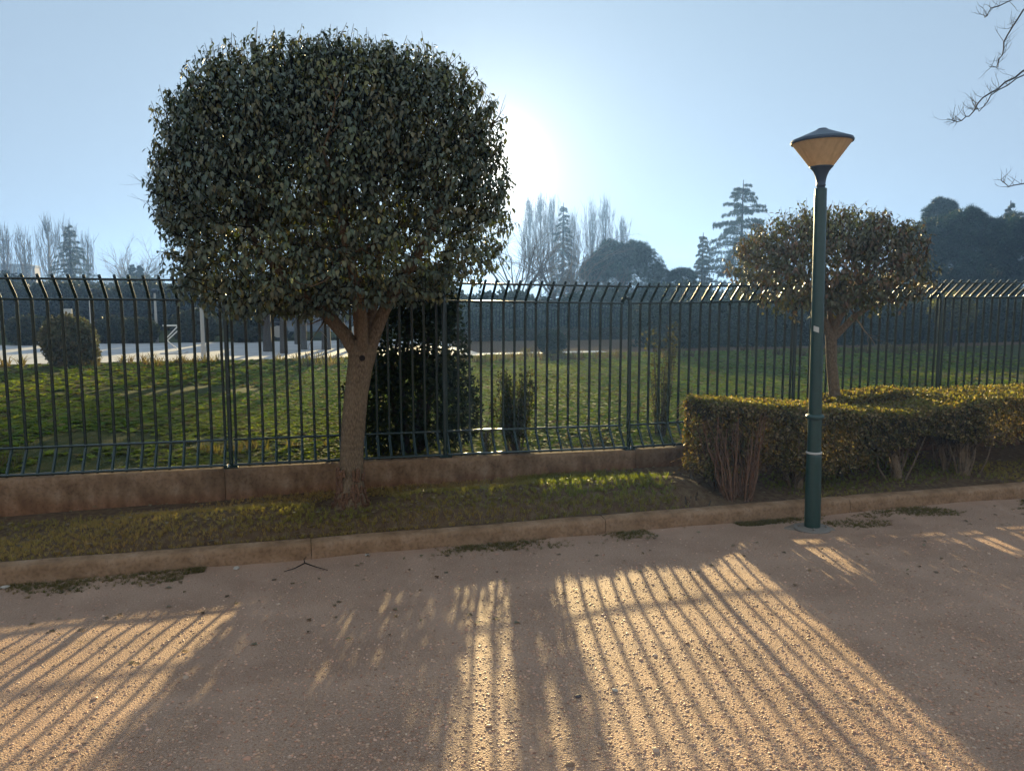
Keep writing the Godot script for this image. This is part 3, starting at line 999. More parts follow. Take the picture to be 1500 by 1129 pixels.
# ---------------------------------------------------------------- lamp
func lamp_post():
	var t := thing("lamp_post", "dark green park lamp post with a wide conical amber shade at the kerb", "lamp post", Vector3(3.41, 0.0, -4.5))
	t.rotation.z = deg_to_rad(1.25)
	var st := begin()
	var pole := put("pole", lathe([Vector2(0.054, 0.03), Vector2(0.051, 0.54), Vector2(0.046, 0.56), Vector2(0.046, 0.8), Vector2(0.0435, 0.82), Vector2(0.0385, 2.3), Vector2(0.0385, 2.343), Vector2(0.036, 2.347), Vector2(0, 2.347)], 28), M.pole, t)
	put("collar", lathe([Vector2(0.045, 0.795), Vector2(0.055, 0.799), Vector2(0.061, 0.808), Vector2(0.061, 0.818), Vector2(0.055, 0.827), Vector2(0.043, 0.831)], 28, false), M.pole, pole)
	put("band", lathe([Vector2(0.0518, 0.556), Vector2(0.0528, 0.558), Vector2(0.0528, 0.567), Vector2(0.047, 0.57)], 28), M.steel, pole)
	var plate := put("base_plate", lathe([Vector2(0, 0.014), Vector2(0.118, 0.014), Vector2(0.122, 0.018), Vector2(0.122, 0.026), Vector2(0.115, 0.031), Vector2(0.06, 0.038), Vector2(0, 0.038)], 32), M.steel_dull, t)
	for k in 4:
		var a := TAU * k / 4 + 0.5
		put("bolt", lathe([Vector2(0, 0.03), Vector2(0.01, 0.03), Vector2(0.01, 0.044), Vector2(0.006, 0.049), Vector2(0, 0.049)], 6), M.steel_dull, plate, Vector3(cos(a) * 0.09, 0, sin(a) * 0.09))
	put("neck", lathe([Vector2(0.026, 2.34), Vector2(0.026, 2.36), Vector2(0.031, 2.362), Vector2(0.031, 2.368), Vector2(0.028, 2.372), Vector2(0.03, 2.395), Vector2(0.037, 2.425), Vector2(0.05, 2.455), Vector2(0.066, 2.475), Vector2(0.077, 2.485), Vector2(0.074, 2.489), Vector2(0, 2.489)], 32, false), M.cap, t)
	put("lamp_shade", lathe([Vector2(0.074, 2.487), Vector2(0.189, 2.642) ], 48), M.glass, t)
	put("cap", lathe([Vector2(0.18, 2.64), Vector2(0.195, 2.638), Vector2(0.199, 2.648), Vector2(0.192, 2.662), Vector2(0.12, 2.69), Vector2(0.04, 2.722), Vector2(0.028, 2.732), Vector2(0, 2.734)], 48), M.cap, t)
	put("bulb", lathe([Vector2(0, 2.49), Vector2(0.018, 2.5), Vector2(0.018, 2.53), Vector2(0.035, 2.56), Vector2(0.03, 2.6), Vector2(0, 2.61)], 16, false), M.white, t)
	# two scraps of an old sticker
	for s in [[1.41, 0.018, -1.95, 0.55], [0.55, 0.006, -1.6, 0.2]]:
		if s[0] < 1.0: continue
		st = begin()
		st.set_smooth_group(0)
		for q in 6:
			var a0: float = s[2] + s[3] * 0 - 0.9 + q * 0.16
			var p := func(a, y): return Vector3(cos(a + PI) * 0.0432, y, -sin(a + PI) * 0.0432 * -1.0)
			var aa := PI * 0.62 + q * 0.14
			var bb := aa + 0.14
			var y0: float = s[0] - s[1] + q * 0.002
			var y1: float = s[0] + s[1] + q * 0.002
			quad(st, Vector3(cos(bb) * 0.0428, y0, sin(bb) * 0.0428), Vector3(cos(bb) * 0.0428, y1, sin(bb) * 0.0428), Vector3(cos(aa) * 0.0428, y1, sin(aa) * 0.0428), Vector3(cos(aa) * 0.0428, y0, sin(aa) * 0.0428))
		put("sticker", smooth(st), M.paper, pole)
	st = begin()
	st.set_smooth_group(0)
	var n := 26
	var r0 := []; var r1 := []
	for q in n:
		var a := TAU * q / n
		var r := 0.19 * (1.0 + 0.22 * noise.get_noise_2d(cos(a) * 90, sin(a) * 90))
		r0.append(Vector3(cos(a) * r * 1.1, -0.02, sin(a) * r)); r1.append(Vector3(cos(a) * r * 0.9, 0.014, sin(a) * r * 0.85))
	for q in n:
		var w := (q + 1) % n
		quad(st, r0[q], r1[q], r1[w], r0[w])
		tri(st, r1[q], Vector3(0, 0.016, 0), r1[w])
	put("concrete_footing", smooth(st), M.footing, t)

# ---------------------------------------------------------------- hedge
func hedge_row():
	var t := thing("clipped_hedge", "low clipped brownish green hedge winding behind the kerb at the lamp post", "hedge", Vector3(2.8, 0.1, -5.3))
	var b: Vector3 = t.position
	# [x0, x1, z front, z back, underside, top at x0, top at x1, leaves]
	var runs := [[2.95, 3.2, -5.12, -5.55, 0.2, 0.87, 0.85, 5200], [3.1, 3.75, -5.12, -5.55, 0.38, 0.86, 0.8, 9500], [3.6, 4.85, -5.12, -5.6, 0.33, 0.81, 0.70, 17000], [4.7, 5.6, -5.13, -6.0, 0.44, 0.70, 0.79, 15000], [5.4, 8.5, -5.16, -6.02, 0.42, 0.79, 0.82, 26000], [4.45, 5.3, -5.66, -6.03, 0.45, 0.74, 0.82, 7000]]
	var tones := [Color(0.2, 0.15, 0.055), Color(0.16, 0.14, 0.048), Color(0.13, 0.125, 0.042), Color(0.27, 0.19, 0.08), Color(0.22, 0.15, 0.066), Color(0.42, 0.32, 0.18)]
	var where := []
	var tint := []
	var tw := []
	var tw_tint := []
	for r in runs:
		for i in r[7]:
			var u := Vector3(rng.randf(), rng.randf(), rng.randf())
			# push most leaves to the skin of the box
			if rng.randf() < 0.82:
				var pick := rng.randf()
				if pick < 0.36: u.z = pow(rng.randf(), 1.5) * 0.22
				elif pick < 0.54: u.z = 1.0 - pow(rng.randf(), 1.5) * 0.22
				elif pick < 0.93: u.y = 1.0 - pow(rng.randf(), 1.5) * 0.16
				else: u.y = rng.randf() * 0.14
			if r[0] < 3.0 and rng.randf() < 0.2: u.x = pow(rng.randf(), 1.5) * 0.25
			var x := lerpf(r[0], r[1], u.x)
			var top := lerpf(r[5], r[6], u.x) - 0.02
			var low: float = r[4] - 0.03 + 0.2 * noise.get_noise_2d(x * 60, 12.0)
			var zz := lerpf(r[2], r[3], u.z)
			var y := lerpf(low, top, u.y)
			var bulge := 0.045 * noise.get_noise_3d(x * 55, y * 55, zz * 55)
			# rounded shoulders
			var edge := maxf(0.0, u.y - 0.82) / 0.18
			zz = lerpf(zz, (r[2] + r[3]) / 2.0, 0.16 * edge * edge)
			y += bulge * 0.7
			zz += bulge * (1.0 if u.z < 0.5 else -1.0)
			var c: Color = tones[rng.randi() % tones.size()]
			if u.y > 0.93 and rng.randf() < 0.6: c = Color(0.26, 0.235, 0.06)  # top leaves yellowed, painting sunlight onto the hedge top
			var p := Vector3(x, y, zz) - b
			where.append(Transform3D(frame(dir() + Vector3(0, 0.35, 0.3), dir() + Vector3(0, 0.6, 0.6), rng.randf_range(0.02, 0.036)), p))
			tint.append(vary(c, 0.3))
			if i % 9 == 0:
				var v := (dir() + Vector3.UP * 1.1).normalized()
				var l := rng.randf_range(0.06, 0.18)
				tw.append(Transform3D(Basis(v.cross(Vector3(0.3, 0.2, 0.9)).normalized() * 0.0045, v * l, v.cross(v.cross(Vector3(0.3, 0.2, 0.9))).normalized() * 0.0045), p - v * l * 0.8))
				tw_tint.append(vary(Color(0.10, 0.07, 0.045)))
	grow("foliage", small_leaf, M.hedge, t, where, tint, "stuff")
	grow("twigs", twig_mesh, M.twig, t, tw, tw_tint, "stuff")
	# trunks that carry the hedge
	for s in [[3.8, -5.22, 0.03], [3.87, -5.36, 0.028], [4.76, -5.24, 0.036], [4.9, -5.4, 0.036], [5.47, -5.24, 0.04], [5.4, -5.4, 0.03], [5.58, -5.32, 0.026], [6.3, -5.3, 0.04], [7.1, -5.3, 0.045], [4.95, -5.85, 0.035], [5.9, -5.8, 0.04]]:
		var st := begin()
		var o := Vector3(s[0], 0.05, s[1]) - b
		tube(st, [o, o + Vector3(0.02, 0.12, 0), o + Vector3(-0.025, 0.26, -0.01), o + Vector3(0.03, 0.42, -0.03), o + Vector3(0.05, 0.55, -0.05)], [s[2] * 1.3, s[2], s[2] * 0.9, s[2] * 0.8, s[2] * 0.4], 10, true, 0.08)
		for k in 8:
			branch(st, o + Vector3(0.0, rng.randf_range(0.22, 0.42), -0.02), dir() + Vector3(0, 0.9, -0.3), rng.randf_range(0.2, 0.34), s[2] * 0.3, 1, 0.05, 0.8, 3, 5, 0.25)
		for k in 7:
			var lean := Vector3(rng.randfn() * 0.1, rng.randf_range(0.38, 0.5), rng.randfn() * 0.08)
			var foot := o + Vector3(rng.randfn() * 0.03, 0.02, rng.randfn() * 0.03)
			tube(st, [foot, foot + lean * 0.45 + Vector3(rng.randfn() * 0.03, 0, 0), foot + lean], [0.009, 0.0075, 0.004], 5)
		put("stem", smooth(st), M.bark, t)
	# the many thin reddish stems of the left end, bare on the path side
	for k in 60:
		var st := begin()
		var f := rng.randf()
		var o := Vector3(3.06 + f * 0.2, 0.07, -5.0 - rng.randf_range(0.0, 0.25)) - b
		var e := Vector3((f - 0.5) * 0.22 + rng.randfn() * 0.06, rng.randf_range(0.45, 0.72), -0.04 + rng.randfn() * 0.03)
		tube(st, [o, o + e * 0.35 + Vector3(rng.randfn() * 0.025, 0, rng.randfn() * 0.02), o + e * 0.7 + Vector3(rng.randfn() * 0.03, 0, 0), o + e], [0.008, 0.007, 0.0055, 0.003], 5)
		for q in 2:
			branch(st, o + e * rng.randf_range(0.4, 0.9), dir() + Vector3.UP, rng.randf_range(0.1, 0.22), 0.0035, 0, 0.05, 0.6, 0, 4, 0.25)
		put("stem", smooth(st), M.bark_red, t)

# ---------------------------------------------------------------- ground cover
func grasses():
	var where := []
	var tint := []
	for i in 34000:
		var x := rng.randf_range(-3.2, 7.2)
		var z := rng.randf_range(-6.0, -4.96)
		var dens := 0.42 + 0.95 * noise.get_noise_2d(x * 32, z * 52)
		dens -= 0.9 * smoothstep(-5.75, -6.02, z) * smoothstep(0.4, -1.2, x)       # bare red earth by the wall on the left
		dens -= 1.2 * exp(-Vector2(x - 0.31, (z + 5.6) * 1.3).length_squared() / 0.09)
		dens -= 0.75 * smoothstep(2.45, 2.9, x) * (1.0 - smoothstep(3.3, 3.7, x))
		if x > 3.1: dens -= 0.5
		if rng.randf() > dens + 0.25: continue
		var dry := clampf(0.5 + 0.35 * smoothstep(0.2, -1.0, x) - 0.3 * smoothstep(1.4, 1.8, x) + 1.3 * noise.get_noise_2d(x * 30 + 50, z * 30), 0, 1)
		if z > -5.08: dry = minf(1.0, dry + 0.35)
		var c := Color(0.25, 0.235, 0.07).lerp(Color(0.52, 0.32, 0.15), dry * 0.85)
		var s := rng.randf_range(0.02, 0.042) * (1.0 + 0.35 * smoothstep(1.4, 1.8, x) * smoothstep(3.0, 2.7, x))
		where.append(Transform3D(Basis(Vector3.UP, rng.randf() * TAU) * Basis.from_scale(Vector3(s * 0.8, s * rng.randf_range(0.7, 1.2), s * 0.8)), Vector3(x, verge_y(x, z) - 0.003, z)))
		tint.append(vary(c, 0.25))
	tag(scatter("verge_grass", tuft, M.verge_grass, self, where, tint), "short patchy grass growing on the verge between kerb and low wall", "grass", "", "stuff")
	# moss and grass creeping out from the foot of the kerb
	where = []
	tint = []
	for i in 26000:
		var x := rng.randf_range(-2.4, 7.5)
		var reach := 0.3 * maxf(0.0, noise.get_noise_2d(x * 33, 88.0) + 0.2)
		if x > 0.75 and x < 2.3: reach += 0.2
		if x > 3.3: reach += 0.24 * smoothstep(3.3, 3.8, x)
		if x > -1.8 and x < -0.7: reach += 0.09
		var away := rng.randf()
		var z := -4.82 + away * (reach + 0.06)
		if reach < 0.02 or rng.randf() > 0.42 - 0.55 * away + 1.7 * noise.get_noise_2d(x * 110, z * 190): continue
		var s := rng.randf_range(0.010, 0.03)
		where.append(Transform3D(Basis(Vector3.UP, rng.randf() * TAU) * Basis.from_scale(Vector3(s, s * 0.8, s)), Vector3(x, path_y(x, z) - 0.003, z)))
		tint.append(vary(Color(0.11, 0.11, 0.04).lerp(Color(0.3, 0.2, 0.1), rng.randf() * 0.8), 0.25))
	tag(scatter("kerb_moss", tuft, M.grass, self, where, tint), "dark moss and grass creeping onto the path along the kerb", "grass", "", "stuff")
	# the lawn of low weeds behind the railing
	where = []
	tint = []
	for i in 95000:
		var f := pow(rng.randf(), 1.55)
		var z := lerpf(-6.28, -17.6, f)
		var x := rng.randf_range(-3.5, 7.8) + (-(z + 6.0)) * rng.randf_range(-0.45, 1.05)
		var n := noise.get_noise_2d(x * 30, z * 24) + 0.9 * noise.get_noise_2d(x * 9 + 300, z * 11)
		var dens := 0.9 + 1.1 * n
		if z > -7.4: dens -= 0.2 * (0.6 + noise.get_noise_2d(x * 20, 400.0))
		if rng.randf() > dens: continue
		var c := Color(0.1, 0.165, 0.028).lerp(Color(0.21, 0.22, 0.045), rng.randf())
		c = c.lerp(Color(0.26, 0.27, 0.05), clampf(1.6 * noise.get_noise_2d(x * 16 + 900, z * 16), 0, 1))
		if rng.randf() < 0.16: c = Color(0.2, 0.15, 0.075)
		var s := rng.randf_range(0.035, 0.075) * (1.0 + 0.5 * f) * (1.0 - 0.35 * smoothstep(-7.4, -6.4, z))
		where.append(Transform3D(Basis(Vector3.UP, rng.randf() * TAU) * Basis.from_scale(Vector3(s, s * rng.randf_range(0.7, 1.5), s)), Vector3(x, lawn_y(x, z), z)))
		tint.append(vary(c, 0.3))
	tag(scatter("lawn_weeds", rosette, M.weed, self, where, tint), "lush low green weeds covering the lawn behind the railing", "ground cover", "", "stuff")
	# dry stalks near the railing and at the lawn's far edge
	where = []
	tint = []
	for i in 2600:
		var near := rng.randf() < 0.6
		var z := rng.randf_range(-7.3, -6.3) if near else rng.randf_range(-17.5, -15.5)
		var x := rng.randf_range(-3.5, 7.5) if near else rng.randf_range(-8, 16)
		var n := noise.get_noise_2d(x * 26 + 700, z * 26)
		if n < 0.02: continue
		var s := rng.randf_range(0.05, 0.12) * (1.0 if near else 2.0)
		where.append(Transform3D(Basis(Vector3.UP, rng.randf() * TAU) * Basis.from_scale(Vector3(s, s * 1.2, s)), Vector3(x, lawn_y(x, z), z)))
		tint.append(vary(Color(0.13, 0.085, 0.06).lerp(Color(0.2, 0.16, 0.09), rng.randf()), 0.3))
	tag(scatter("dry_stalks", tuft, M.grass, self, where, tint), "dry brownish stalks between the lawn weeds", "grass", "", "stuff")
	# fallen leaves
	where = []
	tint = []
	for i in 800:
		var x := rng.randf_range(-2.5, 6.5)
		var z := rng.randf_range(-6.0, -4.98) if i % 4 else rng.randf_range(-4.8, -3.4)
		var y := verge_y(x, z) + 0.022 if z < -4.9 else path_y(x, z) + 0.004
		where.append(Transform3D(frame(Vector3(rng.randfn(), rng.randf_range(-0.1, 0.3), rng.randfn()).normalized(), Vector3.UP, rng.randf_range(0.02, 0.045)), Vector3(x, y, z)))
		tint.append(vary(Color(0.14, 0.085, 0.04).lerp(Color(0.3, 0.25, 0.17), rng.randf()), 0.3))
	tag(scatter("fallen_leaves", small_leaf, M.hedge, self, where, tint), "dry fallen leaves scattered over verge and path edge", "leaves", "", "stuff")

func gravel():
	var by := [[], [], [], []]
	var tints := [[], [], [], []]
	var tones := [Color(0.48, 0.27, 0.165), Color(0.5, 0.285, 0.18), Color(0.53, 0.31, 0.2), Color(0.44, 0.24, 0.145), Color(0.55, 0.35, 0.24), Color(0.3, 0.165, 0.1)]
	for i in 105000:
		var z := lerpf(-4.8, -1.3, pow(rng.randf(), 0.6))
		var x := rng.randf_range(-2.0 + (z + 4.8) * 0.35, 7.0 - (z + 4.8) * 0.8)
		var n := noise.get_noise_2d(x * 14 + 200, z * 14)
		if rng.randf() > 0.62 + n * 0.9: continue
		var s := 0.0016 + 0.0052 * pow(rng.randf(), 2.6)
		if rng.randf() < 0.006: s *= rng.randf_range(1.5, 2.4)
		var v := rng.randi() % 4
		var bs := Basis(Vector3.UP, rng.randf() * TAU) * Basis(Vector3.RIGHT, rng.randf_range(-0.4, 0.4)) * Basis.from_scale(Vector3(s * rng.randf_range(0.8, 1.3), s, s))
		by[v].append(Transform3D(bs, Vector3(x, path_y(x, z) + s * 0.12, z)))
		tints[v].append(vary(tones[rng.randi() % tones.size()], 0.2))
	for v in 4:
		tag(scatter("gravel", pebbles[v], M.pebble, self, by[v], tints[v]), "fine reddish gravel lying on the path", "gravel", "loose gravel on the path", "stuff")

func litter():
	var k := 0
	for s in [[-1.65, -4.78, 0.02, "pale stone by the kerb at the far left of the path", 0.0], [-0.42, -4.76, 0.02, "small pale stone at the kerb foot left of the forked stick", 0.3], [0.36, -4.78, 0.014, "little grey stone at the kerb foot right of the forked stick", 0.6], [0.98, -2.62, 0.012, "dark flat stone on the path at the bottom edge, below the sunlit gravel", 1.0], [1.13, -2.62, 0.011, "light chip of stone beside the dark flat stone", 0.2]]:
		var c := lin(0.42, 0.36, 0.29) if s[4] < 0.9 else lin(0.07, 0.05, 0.05)
		var o := put("stone", pebbles[k % 4], mat(c, 0.6, 0.5), self, Vector3(s[0], path_y(s[0], s[1]) + s[2] * 0.3, s[1]))
		o.basis = Basis(Vector3.UP, k * 1.3) * Basis.from_scale(Vector3(s[2] * 1.35, s[2], s[2]))
		tag(o, s[3], "stone", "stones on the path")
		k += 1
	var st := begin()
	var y := path_y(-0.03, -4.6)
	tube(st, [Vector3(-0.14, y + 0.008, -4.6), Vector3(-0.08, y + 0.014, -4.62), Vector3(-0.02, y + 0.035, -4.64), Vector3(0.04, y + 0.02, -4.6), Vector3(0.11, y + 0.006, -4.56)], [0.002, 0.0035, 0.005, 0.0035, 0.002], 7)
	tube(st, [Vector3(-0.02, y + 0.035, -4.64), Vector3(-0.025, y + 0.055, -4.65), Vector3(-0.01, y + 0.068, -4.655)], [0.004, 0.003, 0.002], 6)
	tag(put("stick", smooth(st), M.bark_dark), "dark forked stick lying on the path near the kerb", "stick")
	# stubs of cut stems at the left end of the hedge
	var t := thing("cut_stems", "cluster of short cut stems in bare soil left of the hedge's end", "plant stubs", Vector3(2.72, 0.1, -5.0))
	for i in 14:
		var o := Vector3(rng.randf_range(-0.12, 0.16), -0.03, rng.randf_range(-0.16, 0.03))
		put("stub", tube_mesh([o, o + Vector3(rng.randfn() * 0.015, rng.randf_range(0.05, 0.12), rng.randfn() * 0.01)], [0.005, 0.004], 5), M.bark_grey, t)

# ---------------------------------------------------------------- behind the railing
func near_shrubs():
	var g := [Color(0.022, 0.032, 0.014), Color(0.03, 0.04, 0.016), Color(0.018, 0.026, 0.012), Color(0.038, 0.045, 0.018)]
	var t := thing("tall_shrub", "tall dense dark evergreen shrub behind the railing, right of the big tree's trunk", "shrub", Vector3(0.95, 0.27, -6.95))
	for i in 6:
		var a := TAU * i / 6
		put("stem", tube_mesh([Vector3(cos(a) * 0.08, -0.05, sin(a) * 0.08), Vector3(cos(a) * 0.2, 0.6, sin(a) * 0.15), Vector3(cos(a) * 0.15 + 0.1, 1.3, sin(a) * 0.15)], [0.03, 0.02, 0.008], 6), M.bark_dark, t)
	var where := []
	var tint := []
	for l in [[Vector3(0.0, 0.45, 0), Vector3(0.56, 0.5, 0.42), 5200], [Vector3(0.08, 0.95, 0), Vector3(0.45, 0.5, 0.36), 4200], [Vector3(0.14, 1.3, 0), Vector3(0.3, 0.34, 0.28), 2200], [Vector3(-0.3, 0.35, 0.0), Vector3(0.3, 0.4, 0.3), 1800], [Vector3(0.42, 0.35, 0.05), Vector3(0.2, 0.38, 0.25), 1300]]:
		for i in l[2]:
			var d := dir()
			var r := pow(rng.randf_range(0.2, 1.0), 0.33) * (1.0 + 0.3 * noise.get_noise_3d(d.x * 120 + l[0].y * 50, d.y * 120, d.z * 120))
			where.append(Transform3D(frame(d + dir() * 0.8 + Vector3(0, -0.2, 0), d + dir() * 0.6, rng.randf_range(0.03, 0.055)), l[0] + d * l[1] * r))
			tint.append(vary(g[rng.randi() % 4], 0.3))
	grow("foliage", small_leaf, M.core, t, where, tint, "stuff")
	var g2 := [Color(0.05, 0.06, 0.02), Color(0.06, 0.055, 0.025), Color(0.04, 0.05, 0.018), Color(0.09, 0.075, 0.03)]
	sprig("leafy_shrub", "knee high leafy shrub behind the railing, right of the tall dark shrub", Vector3(1.87, 0.26, -6.72), 0.72, 0.24, 34, 95, 0.036, g2)
	sprig("slender_shrub", "slender sparse greyish shrub behind the railing, left of the hedge", Vector3(3.47, 0.22, -7.0), 1.2, 0.2, 26, 42, 0.032, [Color(0.08, 0.075, 0.05), Color(0.1, 0.085, 0.06), Color(0.065, 0.065, 0.04), Color(0.12, 0.1, 0.07)])
	sprig("low_leafy_plant", "low small leaved plant against the wall at the tall dark shrub's right foot", Vector3(1.53, 0.26, -6.5), 0.34, 0.13, 12, 26, 0.03, g2)
	sprig("low_dry_plant", "low purplish brown plant behind the railing, between the knee high and the slender shrub", Vector3(2.55, 0.2, -6.65), 0.12, 0.35, 26, 16, 0.022, [Color(0.09, 0.055, 0.05), Color(0.075, 0.06, 0.04), Color(0.06, 0.06, 0.03)])

func sprig(called: String, label: String, at: Vector3, h: float, w: float, stems: int, leaves: int, size: float, tones: Array):
	var t := thing(called, label, "shrub", at)
	var where := []
	var tint := []
	for i in stems:
		var a := rng.randf() * TAU
		var o := Vector3(cos(a), 0, sin(a)) * w * 0.3 * rng.randf()
		var e := Vector3(cos(a) * w * rng.randf_range(0.3, 1.0), h * rng.randf_range(0.55, 1.0), sin(a) * w * rng.randf_range(0.3, 1.0))
		var mid := o.lerp(e, 0.5) + Vector3(rng.randfn(), 0, rng.randfn()) * w * 0.1
		put("stem", tube_mesh([o - Vector3(0, 0.04, 0), mid, e], [0.006, 0.0045, 0.002], 4), M.bark_grey, t)
		for k in leaves:
			var u := rng.randf_range(0.15, 1.0)
			var p := o.lerp(mid, u * 2.0) if u < 0.5 else mid.lerp(e, u * 2.0 - 1.0)
			where.append(Transform3D(frame(dir() + Vector3(cos(a), 0.2, sin(a)) * 0.7, dir() + Vector3.UP, size * rng.randf_range(0.7, 1.2)), p + dir() * size * 0.9))
			tint.append(vary(tones[rng.randi() % tones.size()], 0.3))
	grow("foliage", small_leaf, M.grass, t, where, tint, "stuff")

# ---------------------------------------------------------------- the park beyond
func square():
	# round shrubs round the paved square
	var dk := [Color(0.03, 0.04, 0.02), Color(0.045, 0.05, 0.025), Color(0.06, 0.055, 0.03)]
	bush("round_shrub", "round clipped shrub at the lawn's edge before the paved square", Vector3(-4.55, 0.27, -17.4), [[Vector3(0, 0.5, 0), Vector3(0.5, 0.5, 0.5)], [Vector3(0.05, 0.25, 0), Vector3(0.48, 0.3, 0.45)]], 2600, 0.07, [Color(0.13, 0.13, 0.065), Color(0.18, 0.14, 0.07), Color(0.11, 0.11, 0.06)])
	var k := 0
	for s in [[-7.6, -25.3, 0.8, "leftmost of the shrubs behind the paved square"], [-5.5, -25.9, 0.75, "round dark shrub behind the square, in line with the white pole"], [-4.75, -25.5, 0.7, "brownish round shrub behind the square, left of the trestle frame"], [-3.2, -25.9, 0.95, "wide dark shrub behind the square, beside the trestle frame"], [-1.6, -25.2, 0.8, "dark shrub behind the square, under the big tree's crown"]]:
		bush("square_shrub", s[3], Vector3(s[0], 0.25, s[1]), [[Vector3(0, s[2] * 0.5, 0), Vector3(s[2] * 0.75, s[2] * 0.55, s[2] * 0.7)]], 1300, 0.1, dk, clump, M.far, "shrubs behind the paved square", "shrub", 3)
		k += 1
	bush("ball_shrub", "small dark ball shaped shrub at the lawn's far edge, beyond the knee high shrub", Vector3(5.9, 0.27, -17.9), [[Vector3(0, 0.28, 0), Vector3(0.33, 0.3, 0.33)]], 900, 0.06, [Color(0.018, 0.03, 0.014), Color(0.03, 0.04, 0.018)])
	# metal trestle frame with red bands
	var t := thing("trestle_frame", "white and red metal frame standing on the paved square", "frame", Vector3(-3.2, 0.28, -20.4))
	put("upright", tube_mesh([Vector3(0, 0, 0), Vector3(0, 0.68, 0)], [0.025, 0.025], 8), M.white, t)
	put("crossbar", tube_mesh([Vector3(-0.06, 0.68, 0), Vector3(0.3, 0.68, 0)], [0.018, 0.018], 8), M.white, t)
	put("brace", tube_mesh([Vector3(0.3, 0.68, 0), Vector3(0.0, 0.36, 0)], [0.014, 0.014], 8), M.white, t)
	put("brace", tube_mesh([Vector3(0.33, 0.6, 0), Vector3(0.03, 0.32, 0)], [0.014, 0.014], 8), M.white, t)
	put("brace", tube_mesh([Vector3(0.0, 0.34, 0), Vector3(0.25, 0.1, 0)], [0.014, 0.014], 8), M.white, t)
	for y in [0.12, 0.4, 0.58]:
		put("red_band", lathe([Vector2(0.0262, y), Vector2(0.0275, y + 0.005), Vector2(0.0275, y + 0.075), Vector2(0.0262, y + 0.08)], 10), M.red, t)
	put("foot", block(Vector3(-0.1, 0, -0.3), Vector3(0.45, 0.03, 0.3), 0.008), M.steel, t)
	t = thing("white_pole", "tall pale metal pole on the paved square, right of the trestle frame", "pole", Vector3(-2.1, 0.28, -18.2))
	put("shaft", lathe([Vector2(0.055, 0), Vector2(0.055, 0.3), Vector2(0.042, 0.32), Vector2(0.034, 3.4), Vector2(0, 3.42)], 12), M.steel, t)
	put("base_plate", lathe([Vector2(0.11, 0), Vector2(0.11, 0.02), Vector2(0, 0.025)], 12), M.steel, t)
	for s in [[-6.05, -25.6, "slim pale lamp column behind the square, right of the round shrub"], [-4.3, -25.8, "slim pale lamp column behind the square, left of the trestle frame"]]:
		t = thing("lamp_column", s[2], "lamp post", Vector3(s[0], 0.25, s[1]), 0.0, "lamp columns behind the square")
		put("shaft", lathe([Vector2(0.05, 0), Vector2(0.03, 1.55), Vector2(0, 1.56)], 8), M.steel, t)
		put("lamp_head", lathe([Vector2(0.03, 1.53), Vector2(0.11, 1.6), Vector2(0.1, 1.64), Vector2(0, 1.68)], 10), M.cap, t)
	t = thing("notice_board", "pale upright board behind the square at the far left", "board", Vector3(-6.9, 0.25, -26.5))
	put("panel", block(Vector3(-0.12, 0.55, -0.03), Vector3(0.12, 1.05, 0.03)), M.paper, t)
	put("leg", tube_mesh([Vector3(-0.09, 0, 0), Vector3(-0.09, 0.56, 0)], [0.02, 0.02], 6), M.steel, t)
	put("leg", tube_mesh([Vector3(0.09, 0, 0), Vector3(0.09, 0.56, 0)], [0.02, 0.02], 6), M.steel, t)
	put("bollard_post", block(Vector3(-0.06, 0, -0.06), Vector3(0.06, 0.35, 0.06)), M.white, thing("bollard", "short white bollard at the square's edge, far left", "bollard", Vector3(-7.25, 0.28, -25.0)))
	# grove of bare trees under the big crown
	var spots := [[-0.83, -20.4, 0.1], [-0.42, -19.6, 0.085], [0.06, -21.0, 0.075], [0.63, -20.8, 0.11], [1.05, -21.4, 0.085], [-0.1, -23.5, 0.09], [1.9, -23.0, 0.09]]
	var say := ["leftmost of the grove's bare trees, seen under the big crown", "second trunk from the left in the bare grove, nearest the lawn", "slim bare tree in the middle of the grove", "stoutest bare tree of the grove, left of the big trunk", "bare tree of the grove half hidden by the big trunk", "bare tree at the back of the grove, behind the second trunk", "bare tree at the grove's right end, behind the tall dark shrub"]
	for i in spots.size():
		bare_tree("grove_tree", say[i], Vector3(spots[i][0], 0.25, spots[i][1]), rng.randf_range(3.6, 4.4), spots[i][2], 0.36, 5, 0.8, 0.03, 2, 7, M.bark_grey, "bare trees in the grove")
	# dark evergreen mass that closes the view behind the square and the grove
	k = 0
	for s in [[-13.5, -37.0, 2.6, 2.3], [-9.6, -38.0, 2.2, 2.0], [-6.0, -37.0, 2.6, 2.0], [-2.2, -36.0, 2.4, 2.0], [1.5, -34.0, 2.3, 1.9], [5.0, -33.0, 2.2, 1.9]]:
		bush("evergreen_thicket", ["leftmost bluish evergreen clump behind the square", "low evergreen clump behind the square, beneath the left cedar", "evergreen clump behind the square, beneath the cypresses", "evergreen clump behind the trestle frame", "evergreen clump behind the bare grove", "evergreen clump behind the tall dark shrub"][k], Vector3(s[0], 0.2, s[1]), [[Vector3(0, s[3] * 0.5, 0), Vector3(s[2], s[3] * 0.5, 1.3)], [Vector3(-0.8, s[3] * 0.6, 0.2), Vector3(s[2] * 0.5, s[3] * 0.45, 1.0)], [Vector3(1.0, s[3] * 0.55, 0.2), Vector3(s[2] * 0.5, s[3] * 0.4, 1.0)]], 2200, 0.2, [Color(0.03, 0.04, 0.022), Color(0.04, 0.046, 0.026), Color(0.05, 0.05, 0.03)], clump, M.far, "evergreen clumps behind the square", "shrub", 3)
		k += 1

